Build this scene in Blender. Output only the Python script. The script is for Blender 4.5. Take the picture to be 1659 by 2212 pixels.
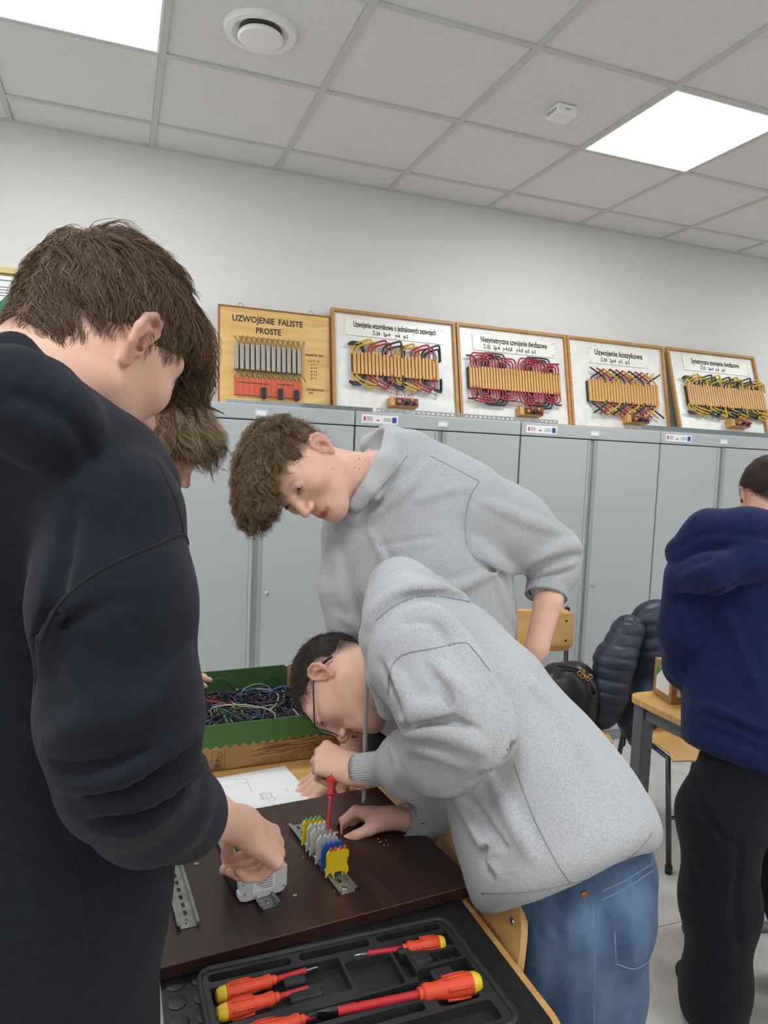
import bpy, bmesh, math, random
import numpy as np
from mathutils import Vector, Matrix
random.seed(7); RNG = np.random.default_rng(7)
for o in list(bpy.data.objects): bpy.data.objects.remove(o)
SC = bpy.context.scene
COL = SC.collection

# ------------------------------------------------------------------ camera
HC = 1.54; FPX = 1551.17; YAW, PIT, ROL = .356763, -.074106, .042736
_cy, _sy, _cp, _sp = math.cos(YAW), math.sin(YAW), math.cos(PIT), math.sin(PIT)
_f = np.array([_sy*_cp, _cy*_cp, _sp]); _r0 = np.array([_cy, -_sy, 0.]); _u0 = np.cross(_r0, _f)
_c, _s = math.cos(ROL), math.sin(ROL)
CAM_R = np.stack([_c*_r0+_s*_u0, -_s*_r0+_c*_u0, _f])
cd = bpy.data.cameras.new('camera'); cam = bpy.data.objects.new('camera', cd); COL.objects.link(cam)
cd.sensor_fit = 'VERTICAL'; cd.sensor_height = 36.; cd.lens = FPX/2212*36.; cd.clip_start = .02
M = Matrix.Identity(4)
for i in range(3):
    M[i][0] = CAM_R[0][i]; M[i][1] = CAM_R[1][i]; M[i][2] = -CAM_R[2][i]
M[2][3] = HC
cam.matrix_world = M; SC.camera = cam

# ------------------------------------------------------------------ world, exposure
wd = bpy.data.worlds.new('daylight'); SC.world = wd; wd.use_nodes = True
wd.node_tree.nodes['Background'].inputs[0].default_value = (.93, .96, 1., 1)
wd.node_tree.nodes['Background'].inputs[1].default_value = 3.0
SC.view_settings.view_transform = 'Standard'; SC.view_settings.look = 'None'
SC.view_settings.gamma = 1.; SC.view_settings.use_curve_mapping = False
SC.view_settings.exposure = -0.2
PANEL_STRENGTH = 22.0

# ------------------------------------------------------------------ pixel to place
def ray(x, y): return CAM_R.T @ np.array([(x-829.5)/FPX, -(y-1106)/FPX, 1.])
def atY(x, y, Y): d = ray(x, y); return d*Y/d[1]+np.array([0, 0, HC])
def atZ(x, y, Z): d = ray(x, y); return d*(Z-HC)/d[2]+np.array([0, 0, HC])
def P(x, y, D): return ray(x, y)*D+np.array([0, 0, HC])
def proj(p):
    q = CAM_R @ (np.asarray(p, float)-np.array([0, 0, HC])); return 829.5+FPX*q[0]/q[2], 1106-FPX*q[1]/q[2], q[2]
V = lambda *a: np.array(a, float)
def nrm(v): v = np.asarray(v, float); return v/np.linalg.norm(v)

# ------------------------------------------------------------------ materials
MATS = {}
def mat(name, col, rough=.5, metal=0., noise=None, bump=None, col2=None, spec=.5, sub=0., trans=0., sheen=0., emit=0., coords='Object', alpha=1., coat=0., detail=6., distort=0.):
    """noise=(scale xyz) mixes col with col2; bump=(scale xyz, strength)"""
    if name in MATS: return MATS[name]
    m = bpy.data.materials.new(name); m.use_nodes = True; nt = m.node_tree; N = nt.nodes; L = nt.links
    b = N['Principled BSDF']
    b.inputs['Base Color'].default_value = (*col, 1); b.inputs['Roughness'].default_value = rough
    b.inputs['Metallic'].default_value = metal; b.inputs['Specular IOR Level'].default_value = spec
    b.inputs['Transmission Weight'].default_value = trans; b.inputs['Sheen Weight'].default_value = sheen
    b.inputs['Sheen Roughness'].default_value = .5; b.inputs['Coat Weight'].default_value = coat
    b.inputs['Alpha'].default_value = alpha
    if sub:
        b.inputs['Subsurface Weight'].default_value = sub; b.inputs['Subsurface Radius'].default_value = (.012, .005, .003); b.inputs['Subsurface Scale'].default_value = 1.
    if emit:
        b.inputs['Emission Color'].default_value = (*col, 1); b.inputs['Emission Strength'].default_value = emit
    tc = N.new('ShaderNodeTexCoord')
    def nz(scale, det=6., dist=0.):
        mp = N.new('ShaderNodeMapping'); mp.inputs['Scale'].default_value = scale
        t = N.new('ShaderNodeTexNoise'); t.inputs['Scale'].default_value = 1.; t.inputs['Detail'].default_value = det; t.inputs['Distortion'].default_value = dist
        L.new(tc.outputs[coords], mp.inputs[0]); L.new(mp.outputs[0], t.inputs['Vector']); return t.outputs['Fac']
    if noise:
        r = N.new('ShaderNodeValToRGB'); r.color_ramp.elements[0].color = (*col, 1); r.color_ramp.elements[1].color = (*col2, 1)
        r.color_ramp.elements[0].position = .36; r.color_ramp.elements[1].position = .64
        L.new(nz(noise, detail, distort), r.inputs[0]); L.new(r.outputs[0], b.inputs['Base Color'])
    if bump:
        bp = N.new('ShaderNodeBump'); bp.inputs['Strength'].default_value = bump[1]; bp.inputs['Distance'].default_value = .002
        L.new(nz(bump[0]), bp.inputs['Height']); L.new(bp.outputs[0], b.inputs['Normal'])
    MATS[name] = m; return m

def hexc(h):
    h = h.lstrip('#'); c = [int(h[i:i+2], 16)/255 for i in (0, 2, 4)]
    return tuple(x/12.92 if x <= .04045 else ((x+.055)/1.055)**2.4 for x in c)

# ------------------------------------------------------------------ object helpers
def empty(name, loc=(0, 0, 0), rot=(0, 0, 0), parent=None):
    o = bpy.data.objects.new(name, None); COL.objects.link(o); o.location = loc; o.rotation_euler = rot; o.empty_display_size = .05
    if parent: o.parent = parent
    return o
def tag(o, label=None, cat=None, group=None, kind=None):
    if label: o['label'] = label
    if cat: o['category'] = cat
    if group: o['group'] = group
    if kind: o['kind'] = kind
    return o
def obj(name, me, m=None, parent=None, loc=None, rot=None):
    o = bpy.data.objects.new(name, me); COL.objects.link(o)
    if m is not None:
        for mm in (m if isinstance(m, (list, tuple)) else [m]):
            if len(me.materials) < (len(m) if isinstance(m, (list, tuple)) else 1): me.materials.append(mm)
    if parent: o.parent = parent
    if loc is not None: o.location = loc
    if rot is not None: o.rotation_euler = rot
    return o
def mesh_np(name, v, f, smooth=True, mids=None):
    """fast mesh from arrays; f is (n,3) or (n,4) int"""
    v = np.ascontiguousarray(v, np.float32); f = np.ascontiguousarray(f, np.int32); k = f.shape[1]
    me = bpy.data.meshes.new(name); me.vertices.add(len(v)); me.vertices.foreach_set('co', v.ravel())
    me.loops.add(f.size); me.loops.foreach_set('vertex_index', f.ravel())
    me.polygons.add(len(f)); me.polygons.foreach_set('loop_start', np.arange(len(f), dtype=np.int32)*k)
    if smooth: me.polygons.foreach_set('use_smooth', np.ones(len(f), bool))
    if mids is not None: me.polygons.foreach_set('material_index', np.ascontiguousarray(mids, np.int32))
    me.update(calc_edges=True); me.validate(); return me
class MB:
    """collects simple shapes into one mesh"""
    def __init__(s): s.v = []; s.f = []; s.m = []; s.mi = 0
    def add(s, v, f):
        n = len(s.v); s.v += [tuple(map(float, q)) for q in v]; s.f += [tuple(i+n for i in q) for q in f]; s.m += [s.mi]*len(f); return s
    def box(s, x0, y0, z0, x1, y1, z1):
        return s.add([(x0, y0, z0), (x1, y0, z0), (x1, y1, z0), (x0, y1, z0), (x0, y0, z1), (x1, y0, z1), (x1, y1, z1), (x0, y1, z1)],
                     [(0, 3, 2, 1), (4, 5, 6, 7), (0, 1, 5, 4), (1, 2, 6, 5), (2, 3, 7, 6), (3, 0, 4, 7)])
    def rbox(s, x0, y0, z0, x1, y1, z1, b=.004, seg=2):
        bm = bmesh.new(); bmesh.ops.create_cube(bm, size=1)
        for q in bm.verts: q.co = Vector(((x0+x1)/2+q.co.x*(x1-x0), (y0+y1)/2+q.co.y*(y1-y0), (z0+z1)/2+q.co.z*(z1-z0)))
        bmesh.ops.bevel(bm, geom=bm.edges[:], offset=b, segments=seg, affect='EDGES', profile=.5)
        return s.addbm(bm)
    def addbm(s, bm):
        bm.verts.index_update(); s.add([q.co for q in bm.verts], [[q.index for q in f.verts] for f in bm.faces]); bm.free(); return s
    def prism(s, poly, a, b, axis='z'):
        """poly 2D outline, extruded a..b along axis"""
        n = len(poly); mk = {'z': lambda p, t: (p[0], p[1], t), 'y': lambda p, t: (p[0], t, p[1]), 'x': lambda p, t: (t, p[0], p[1])}[axis]
        v = [mk(p, a) for p in poly]+[mk(p, b) for p in poly]
        f = [tuple(range(n))[::-1], tuple(range(n, 2*n))]+[(i, (i+1) % n, n+(i+1) % n, n+i) for i in range(n)]
        return s.add(v, f)
    def tube(s, pts, r, n=8, caps=True, flat=1., up=None):
        pts = [np.asarray(p, float) for p in pts]; m = len(pts); rr = [r]*m if np.isscalar(r) else list(r)
        T = [nrm(pts[min(i+1, m-1)]-pts[max(i-1, 0)]) for i in range(m)]
        a = np.array(up, float) if up is not None else (V(0, 0, 1) if abs(T[0][2]) < .9 else V(1, 0, 0))
        v = []; 
        for i in range(m):
            a = a-T[i]*(a@T[i]); a = nrm(a); b = np.cross(T[i], a)
            for k in range(n):
                t = 2*math.pi*k/n; v.append(pts[i]+rr[i]*(math.cos(t)*flat*a+math.sin(t)*b))
        f = [(i*n+k, i*n+(k+1) % n, (i+1)*n+(k+1) % n, (i+1)*n+k) for i in range(m-1) for k in range(n)]
        if caps: f += [tuple(range(n))[::-1], tuple((m-1)*n+k for k in range(n))]
        return s.add(v, f)
    def lathe(s, prof, c=(0, 0, 0), ax=(0, 0, 1), n=24):
        """prof [(radius, height)] about axis ax through c"""
        ax = nrm(ax); a = nrm(np.cross(ax, V(1, 0, 0) if abs(ax[0]) < .9 else V(0, 1, 0))); b = np.cross(ax, a); c = np.asarray(c, float)
        v = [c+ax*h+r*(math.cos(2*math.pi*k/n)*a+math.sin(2*math.pi*k/n)*b) for r, h in prof for k in range(n)]; m = len(prof)
        f = [(i*n+k, i*n+(k+1) % n, (i+1)*n+(k+1) % n, (i+1)*n+k) for i in range(m-1) for k in range(n)]
        f += [tuple(range(n))[::-1], tuple((m-1)*n+k for k in range(n))]
        return s.add(v, f)
    def quad(s, a, b, c, d): return s.add([a, b, c, d], [(0, 1, 2, 3)])
    def xf(s, Mx):
        s.v = [tuple(Mx @ Vector(q)) for q in s.v]; return s
    def build(s, name, m, parent=None, loc=None, rot=None, smooth=False, bevel=0., auto=None, world=False):
        v = s.v
        if world and parent is not None:
            inv = parent.matrix_basis.inverted(); v = [tuple(inv @ Vector(q)) for q in v]
        me = bpy.data.meshes.new(name); me.from_pydata(v, [], s.f)
        if isinstance(m, (list, tuple)): me.polygons.foreach_set('material_index', s.m)
        bm = bmesh.new(); bm.from_mesh(me); bmesh.ops.recalc_face_normals(bm, faces=bm.faces)
        if bevel:
            bmesh.ops.remove_doubles(bm, verts=bm.verts, dist=1e-6)
            es = [e for e in bm.edges if len(e.link_faces) == 2 and e.calc_face_angle(0) > .5]
            bmesh.ops.bevel(bm, geom=es, offset=bevel, segments=2, affect='EDGES', profile=.5, clamp_overlap=True)
        bm.to_mesh(me); bm.free()
        if smooth:
            for p in me.polygons: p.use_smooth = True
            if smooth == 'auto' and hasattr(me, 'set_sharp_from_angle'): me.set_sharp_from_angle(angle=.6)
        return obj(name, me, m, parent, loc, rot)
def holed_plate(outer, holes, z0, z1, floor=None):
    """MB of a plate with through holes (floor=None) or pockets down to z=floor[i]; outlines are 2D lists"""
    mb = MB(); bm = bmesh.new(); es = []
    for poly in [outer]+holes:
        vs = [bm.verts.new((p[0], p[1], z1)) for p in poly]
        es += [bm.edges.new((vs[i], vs[(i+1) % len(vs)])) for i in range(len(vs))]
    bmesh.ops.triangle_fill(bm, edges=es, use_beauty=True, use_dissolve=False)
    top = [([tuple(q.co) for q in f.verts]) for f in bm.faces]; bm.free()
    for t in top: mb.add(t, [tuple(range(len(t)))])
    if floor is None:
        for t in top: mb.add([(q[0], q[1], z0) for q in t], [tuple(range(len(t)))[::-1]])
    else:
        mb.add([(p[0], p[1], z0) for p in outer], [tuple(range(len(outer)))[::-1]])
    for j, poly in enumerate([outer]+holes):
        zb = z0 if (j == 0 or floor is None) else floor[j-1]; n = len(poly)
        mb.add([(p[0], p[1], z1) for p in poly]+[(p[0], p[1], zb) for p in poly], [(i, (i+1) % n, n+(i+1) % n, n+i) for i in range(n)])
        if j and floor is not None: mb.add([(p[0], p[1], zb) for p in poly], [tuple(range(n))])
    return mb
def weld(o, d=1e-5):
    bm = bmesh.new(); bm.from_mesh(o.data); bmesh.ops.remove_doubles(bm, verts=bm.verts, dist=d); bmesh.ops.recalc_face_normals(bm, faces=bm.faces); bm.to_mesh(o.data); bm.free(); return o
def rrect(x0, y0, x1, y1, r, n=4):
    o = []
    for cx, cy, a in ((x1-r, y1-r, 0), (x0+r, y1-r, 90), (x0+r, y0+r, 180), (x1-r, y0+r, 270)):
        for k in range(n+1):
            t = math.radians(a+90*k/n); o.append((cx+r*math.cos(t), cy+r*math.sin(t)))
    return o
def spline(pts, n=6):
    """Catmull-Rom through points"""
    p = np.asarray(pts, float); q = np.vstack([2*p[0]-p[1], p, 2*p[-1]-p[-2]]); out = []
    for i in range(1, len(q)-2):
        for k in range(n):
            t = k/n; a, b, c, d = q[i-1], q[i], q[i+1], q[i+2]
            out.append(.5*((2*b)+(c-a)*t+(2*a-5*b+4*c-d)*t*t+(-a+3*b-3*c+d)*t**3))
    out.append(p[-1]); return np.array(out)
def copy_tree(o, parent=None):
    c = o.copy(); COL.objects.link(c); c.parent = parent
    for ch in list(o.children): copy_tree(ch, c)
    return c
def text(name, body, size, m, parent, loc, rot=(0, 0, 0), sx=1., bold=0., align='LEFT', depth=.0004):
    cu = bpy.data.curves.new(name, 'FONT'); cu.body = body; cu.size = size; cu.align_x = align; cu.offset = bold; cu.resolution_u = 2; cu.extrude = depth/2
    t = bpy.data.objects.new(name, cu); me = bpy.data.meshes.new_from_object(t); bpy.data.objects.remove(t); bpy.data.curves.remove(cu)
    o = obj(name, me, m, parent, loc, rot); o.scale = (sx, 1, 1); me.materials.clear(); me.materials.append(m); return o
# ================================================================== the room
m_wall = mat('wall paint', hexc('#d7d6d3'), .9, bump=((90, 90, 90), .15))
m_ceil = mat('ceiling tile', hexc('#e3e2e1'), .95, noise=(60, 60, 60), col2=hexc('#dddcdb'), bump=((400, 400, 400), .25))
m_grid = mat('ceiling grid', hexc('#c9c8c6'), .6)
m_floor = mat('floor vinyl', hexc('#b3afab'), .38, noise=(9, 9, 9), col2=hexc('#c3bfbb'), bump=((60, 60, 60), .08))
m_seam = mat('floor weld', hexc('#8e8983'), .6)
m_white = mat('white plastic', hexc('#efeeec'), .35)
m_dark = mat('dark gap', hexc('#1d1d1e'), .8)
CZ = HC+1.428; GX, GY = -.4696, 3.456; WY = 3.72; XA, XB, YB = -4.0, 6.2, -3.2

fl = MB().box(XA, YB, -.1, XB, WY+.1, 0).build('floor', m_floor); tag(fl, 'grey mottled vinyl floor', kind='structure')
_y = atZ(1440, 1998, 0)[1]
for y in (_y, _y-2.0): MB().box(XA, y-.002, 0, XB, y+.002, .0006).build('floor_seam', m_seam, fl)
wb = MB().box(XA, WY, 0, XB, WY+.12, 3.3).build('wall_back', m_wall); tag(wb, 'off-white painted wall behind the grey cabinets', kind='structure')
# left wall with three windows, far right wall
wl = MB()
zs, zt = .9, 2.5; win = [(-2.6, -.9), (-.4, 1.3), (1.7, 3.2)]
wl.box(XA-.2, YB, 0, XA, WY+.12, zs); wl.box(XA-.2, YB, zt, XA, WY+.12, 3.3)
ys = [YB]+[q for w in win for q in w]+[WY+.12]
for a, b in zip(ys[0::2], ys[1::2]): wl.box(XA-.2, a, zs, XA, b, zt)
tag(wl.build('wall_left', m_wall), 'painted wall with three windows', kind='structure')
m_glass = mat('window glass', (1, 1, 1), .02, trans=1.)
for n, (a, b) in enumerate(win):
    w = empty('window_%d' % (n+1), (XA-.1, a, zs)); tag(w, 'white framed window', kind='structure')
    f = MB(); h = zt-zs; L = b-a
    for q in ((0, 0, L, .06), (0, h-.06, L, h), (0, .06, .06, h-.06), (L-.06, .06, L, h-.06), (L/2-.04, .06, L/2+.04, h-.06)): f.box(-.03, q[0], q[1], .03, q[2], q[3])
    f.build('window_frame', m_white, w)
tag(MB().box(XA, YB-.12, 0, XB, YB, 3.3).build('wall_front', m_wall), 'off-white painted wall behind the viewer', kind='structure')
tag(MB().box(XB, YB, 0, XB+.12, WY+.12, 3.3).build('wall_right', m_wall), 'off-white painted side wall', kind='structure')

# ceiling: slab, grid bars, tiles, light panels
ceil = MB().box(XA, YB, CZ+.12, XB, WY, CZ+.2).build('ceiling', m_dark); tag(ceil, 'suspended ceiling of square mineral tiles in a white grid', kind='structure')
i0, i1, j1 = -6, 11, 11
g = MB().box(-.012, 0, -.003, .012, WY-YB, .03).build('grid_bar', m_grid, ceil, (GX, YB, CZ))
for i in range(i0, i1+1):
    if i == 0: continue
    q = g.copy(); COL.objects.link(q); q.location = (GX+.6*i, YB, CZ)
g = MB().box(0, -.012, -.0028, XB-XA, .012, .03).build('cross_bar', m_grid, ceil, (XA, GY, CZ))
for j in range(1, j1+1):
    q = g.copy(); COL.objects.link(q); q.location = (XA, GY-.6*j, CZ)
MB().box(XA, WY-.022, -.004, XB, WY, .02).build('edge_trim', m_grid, ceil, (0, 0, CZ))
panels = {(i, j) for i in (-4, 0, 4, 8) for j in (1, 5, 9)}     # tile (i,j): column i, row j away from the wall
tile = MB().box(.013, .013, .004, .587, .587, .018).build('ceiling_tile', m_ceil, ceil, (GX, GY-1.2, CZ), bevel=0)
te = MB().box(.013, .013, .004, .587, WY-GY-.022, .018).build('ceiling_tile', m_ceil, ceil, (GX, GY, CZ))
for i in range(i0, i1+1):
    if i != 0:
        q = te.copy(); COL.objects.link(q); q.location = (GX+.6*i, GY, CZ)
    for j in range(0, j1):
        if (i, j) in panels or (i, j) == (0, 1): continue
        q = tile.copy(); COL.objects.link(q); q.location = (GX+.6*i, GY-.6*(j+1), CZ)
tile.location = (GX+.6, GY-1.2, CZ)
# recessed light panel with a honeycomb of bright rings
mp = bpy.data.materials.new('light diffuser'); mp.use_nodes = True; nt = mp.node_tree; N = nt.nodes; L = nt.links
b = N['Principled BSDF']; b.inputs['Base Color'].default_value = (.8, .8, .8, 1)
tc = N.new('ShaderNodeTexCoord'); vo = N.new('ShaderNodeTexVoronoi'); vo.inputs['Scale'].default_value = 15.; vo.inputs['Randomness'].default_value = .12
rm = N.new('ShaderNodeMapRange'); rm.inputs[1].default_value = .15; rm.inputs[2].default_value = .48; rm.inputs[3].default_value = .55*PANEL_STRENGTH; rm.inputs[4].default_value = 1.5*PANEL_STRENGTH
L.new(tc.outputs['Object'], vo.inputs['Vector']); L.new(vo.outputs['Distance'], rm.inputs[0])
b.inputs['Emission Color'].default_value = (.945, .98, 1., 1); L.new(rm.outputs[0], b.inputs['Emission Strength'])
pl = None
for (i, j) in sorted(panels):
    loc = (GX+.6*i, GY-.6*(j+1), CZ)
    if pl is None:
        pl = empty('ceiling_light', loc)
        f = MB(); 
        for q in ((.012, .012, .588, .02), (.012, .58, .588, .588), (.012, .02, .02, .58), (.58, .02, .588, .58)): f.box(q[0], q[1], -.004, q[2], q[3], .03)
        f.build('frame', m_white, pl)
        MB().box(.02, .02, .004, .58, .58, .012).build('diffuser', mp, pl)
        c = pl
    else:
        c = copy_tree(pl); c.location = loc
    lab = {(0, 1): 'square glowing ceiling light panel beside the round air vent', (4, 1): 'square glowing ceiling light panel beside the small white detector'}
    tag(c, lab.get((i, j), 'square ceiling light panel outside the picture, %s row from the windowed wall, %s' % ({-4: 'first', 0: 'second', 4: 'third', 8: 'fourth'}[i], {1: 'nearest the cabinets', 5: 'above the viewer', 9: 'behind the viewer'}[j])), 'ceiling light', 'square ceiling light panels')
# round air valve and detector
p = atZ(563, 68, CZ); v = empty('air_vent', (p[0], p[1], CZ)); tag(v, 'round white air vent with a central disc in the ceiling', 'vent')
MB().lathe([(.07, .004), (.085, -.004), (.098, -.014), (.118, -.012), (.124, .0), (.124, .004)], n=40).build('outer_ring', m_white, v, smooth='auto')
MB().lathe([(.07, .006), (.092, .006), (.092, .003), (.07, .003)], n=40).build('throat', mat('vent throat', hexc('#6a6d72'), .6), v)
MB().lathe([(.03, .004), (.074, -.016), (.077, -.024), (.07, -.03), (.0005, -.033)], n=40).build('disc', m_white, v, smooth='auto')
p = atZ(1213, 236, CZ); v = empty('ceiling_detector', (p[0], p[1], CZ), (0, 0, .02)); tag(v, 'small white box detector fixed to a ceiling tile', 'detector')
MB().rbox(-.045, -.045, -.036, .045, .045, .003, .006).build('housing', m_white, v)
mbx = MB()
for k in range(4): mbx.box(-.0465, -.03+k*.017, -.026, -.044, -.021+k*.017, -.012)
mbx.build('vent_slots', mat('slot grey', hexc('#9a9a9a'), .6), v)
MB().box(-.012, -.0465, -.02, .012, -.0445, -.016).build('status_window', mat('slot grey', hexc('#9a9a9a'), .6), v)

# ================================================================== cabinets
m_cab = mat('cabinet steel', hexc('#aeb3b4'), .38, spec=.4, bump=((500, 500, 500), .03))
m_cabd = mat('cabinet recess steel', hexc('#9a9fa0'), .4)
m_chr = mat('chrome', hexc('#c9c9c9'), .18, 1.)
m_paper = mat('paper', hexc('#e9e9ea'), .7)
m_ink = mat('black ink', hexc('#262626'), .7)
m_inkg = mat('grey ink', hexc('#7f7f80'), .7)
m_red = mat('print red', hexc('#c3343c'), .6); m_blue = mat('print blue', hexc('#2a3f8f'), .6)
CX0, CW, CFY, CT = .15, .898, 3.25, HC+.218
clabs = ['grey steel cabinet at far left below the plywood winding board', 'grey steel cabinet directly behind the standing grey hoodie', 'grey steel cabinet behind the wooden chair with the handbag', 'grey steel cabinet at the right behind the quilted jacket']
clabs.append('grey steel cabinet at the very end of the row, past the navy hoodie')
cab0 = None
def make_cabinet():
    c = empty('steel_cabinet', (0, CFY, 0)); W = CW-.004; D = .43; T = .07
    bd = MB().box(.002, .02, .06, W, D, CT-T); bd.build('body', m_cab, c)
    MB().rbox(.002, -.001, CT-T+.003, W, D, CT, .004).build('top_fascia', m_cab, c)
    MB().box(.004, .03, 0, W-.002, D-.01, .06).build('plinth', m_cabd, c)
    z0, z1 = .065, CT-T-.002; h = z1-z0; mid = W*.5+.005
    d = MB().rbox(.004, 0, z0, mid-.036, .02, z1, .002).build('door', m_cab, c)
    q = MB(); q.prism([(mid-.036, .006), (mid-.036, -.004), (mid-.031, -.008), (mid-.024, -.004), (mid-.018, .012), (mid-.018, .02), (mid-.036, .02)], z0, z1); q.build('grip_edge', m_cab, d, smooth='auto')
    d = MB().rbox(mid+.026, 0, z0, W-.002, .02, z1, .002).build('door', m_cab, c)
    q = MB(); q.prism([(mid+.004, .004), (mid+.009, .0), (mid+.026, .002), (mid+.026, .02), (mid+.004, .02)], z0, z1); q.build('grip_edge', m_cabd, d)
    lk = MB().lathe([(.0105, .002), (.0105, -.004), (.008, -.0065), (.0005, -.0065)], (mid+.05, 0, HC-.643), (0, 1, 0), 16).build('lock', m_chr, d, smooth='auto')
    MB().box(mid+.0485, -.0075, HC-.647, mid+.0515, -.006, HC-.639).build('keyway', m_dark, lk) if False else None
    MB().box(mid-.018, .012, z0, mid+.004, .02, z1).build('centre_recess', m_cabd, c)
    n = MB().rbox(mid-.03, -.004, CT-.052, mid+.03, .001, CT-.022, .0015).build('name_holder', mat('clear holder', hexc('#c8cccd'), .2), c)
    MB().box(mid-.022, -.0046, CT-.046, mid+.022, -.0035, CT-.028).build('name_card', m_paper, n)
    s = MB().box(.03, -.0016, CT-.052, .215, .0, CT-.012).build('sticker', m_paper, c)
    MB().box(.185, -.0022, CT-.046, .207, -.0014, CT-.02).build('flag', m_blue, s)
    q = MB(); q.box(.105, -.0022, CT-.04, .12, -.0014, CT-.034); q.box(.04, -.0022, CT-.042, .05, -.0014, CT-.022); q.build('logo', m_red, s)
    q = MB()
    for k in range(3):
        q.box(.054, -.0022, CT-.026-.007*k, .085, -.0014, CT-.023-.007*k); q.box(.14, -.0022, CT-.028-.006*k, .18, -.0014, CT-.0255-.006*k)
    q.build('fine_print', m_inkg, s)
    return c
cab0 = make_cabinet()
for k in range(5):
    c = cab0 if k == 0 else copy_tree(cab0); c.location = (CX0+CW*k, CFY, 0); tag(c, clabs[k], 'cabinet', 'grey steel cabinets along the wall')

# things lying on top of the cabinets: slotted duct and rails
m_duct = mat('duct grey', hexc('#93999b'), .45); m_zinc = mat('zinc', hexc('#b4b6b4'), .35, .75, noise=(60, 60, 60), col2=hexc('#9ea1a0'))
def duct(name, x0, x1, y, h, label, holes, m):
    r = empty(name, (x0, y, CT)); tag(r, label, 'cable duct', 'slotted strips lying on the cabinets'); L_ = x1-x0; pit = .026
    hs = [rrect(k*pit+.006, h*.35, k*pit+.006+pit*.5, h*.72, .002, 2) for k in range(int(L_/pit))] if holes else []
    f = holed_plate([(0, 0), (L_, 0), (L_, h), (0, h)], hs, 0, .0015); f.xf(Matrix(((1, 0, 0, 0), (0, 0, -1, 0), (0, 1, 0, .001), (0, 0, 0, 1)))); weld(f.build('face', m, r))
    MB().box(0, 0, 0, L_, .04, .0015).build('base', m, r); MB().box(0, 0, h, L_, .012, h+.0015).build('lip', m, r); return r
a = atY(490, 860, CFY+.02)[0]; bq = atY(765, 885, CFY+.02)[0]; cq = atY(805, 885, CFY+.02)[0]; dq = atY(1205, 905, CFY+.02)[0]
duct('cable_duct', a, bq+.1, CFY+.05, .018, 'plain grey duct strip lying in front of the plywood board', False, m_duct)
duct('cable_duct', a+.35, cq, CFY+.02, .02, 'dark slotted duct strip ending above the second cabinet', True, mat('duct dark', hexc('#6f7675'), .5))
duct('slotted_rail', cq+.02, dq, CFY+.02, .022, 'pale slotted metal rail lying below the two middle winding boards', True, m_zinc)
r = duct('cable_duct', atY(1390, 912, CFY+.02)[0], atY(1659, 932, CFY+.02)[0]+.6, CFY+.03, .03, 'finely slotted grey duct lying below the rightmost winding board', False, m_duct)
q = MB()
for k in range(int(1.4/.0095)):
    q.box(k*.0095, -.003, .008, k*.0095+.004, .001, .03)
q.build('finger_slots', mat('duct dark', hexc('#6f7675'), .5), r)['kind'] = 'stuff'

# ================================================================== winding boards
m_oak = mat('frame wood', hexc('#b98a4e'), .5, noise=(6, 6, 60), col2=hexc('#a87a40'))
m_marb = mat('marbled laminate', hexc('#e6e5e1'), .35, noise=(7, 3, 5), col2=hexc('#d9d7d2'), distort=1.8)
m_ply = mat('plywood', hexc('#dcb878'), .45, noise=(3, 3, 22), col2=hexc('#cda35e'), distort=1.2)
m_slat = mat('core wood', hexc('#cfa05e'), .5, noise=(30, 30, 6), col2=hexc('#bd8c49'))
m_plate = mat('title plate', hexc('#e6e3d8'), .3)
W_Y = mat('wire yellow', hexc('#cda62a'), .35); W_R = mat('wire red', hexc('#a33340'), .35); W_K = mat('wire black', hexc('#23262a'), .35)
m_steelbar = mat('core steel', hexc('#a7a29a'), .4, .5); m_brass = mat('brass wire', hexc('#8d7a52'), .35, .6)
BT = HC+.765
def board_root(x0, x1, yb, label):
    W = x1-x0; ang = math.atan2(3.695-yb, BT-CT); H = math.hypot(3.695-yb, BT-CT)
    # local: x right, y = into the board (away from viewer), z up along the board
    r = empty('winding_board', (x0, yb, CT+.003), (-ang, 0, 0)); tag(r, label, 'display board', 'winding boards on the cabinets'); return r, W, H
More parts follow.
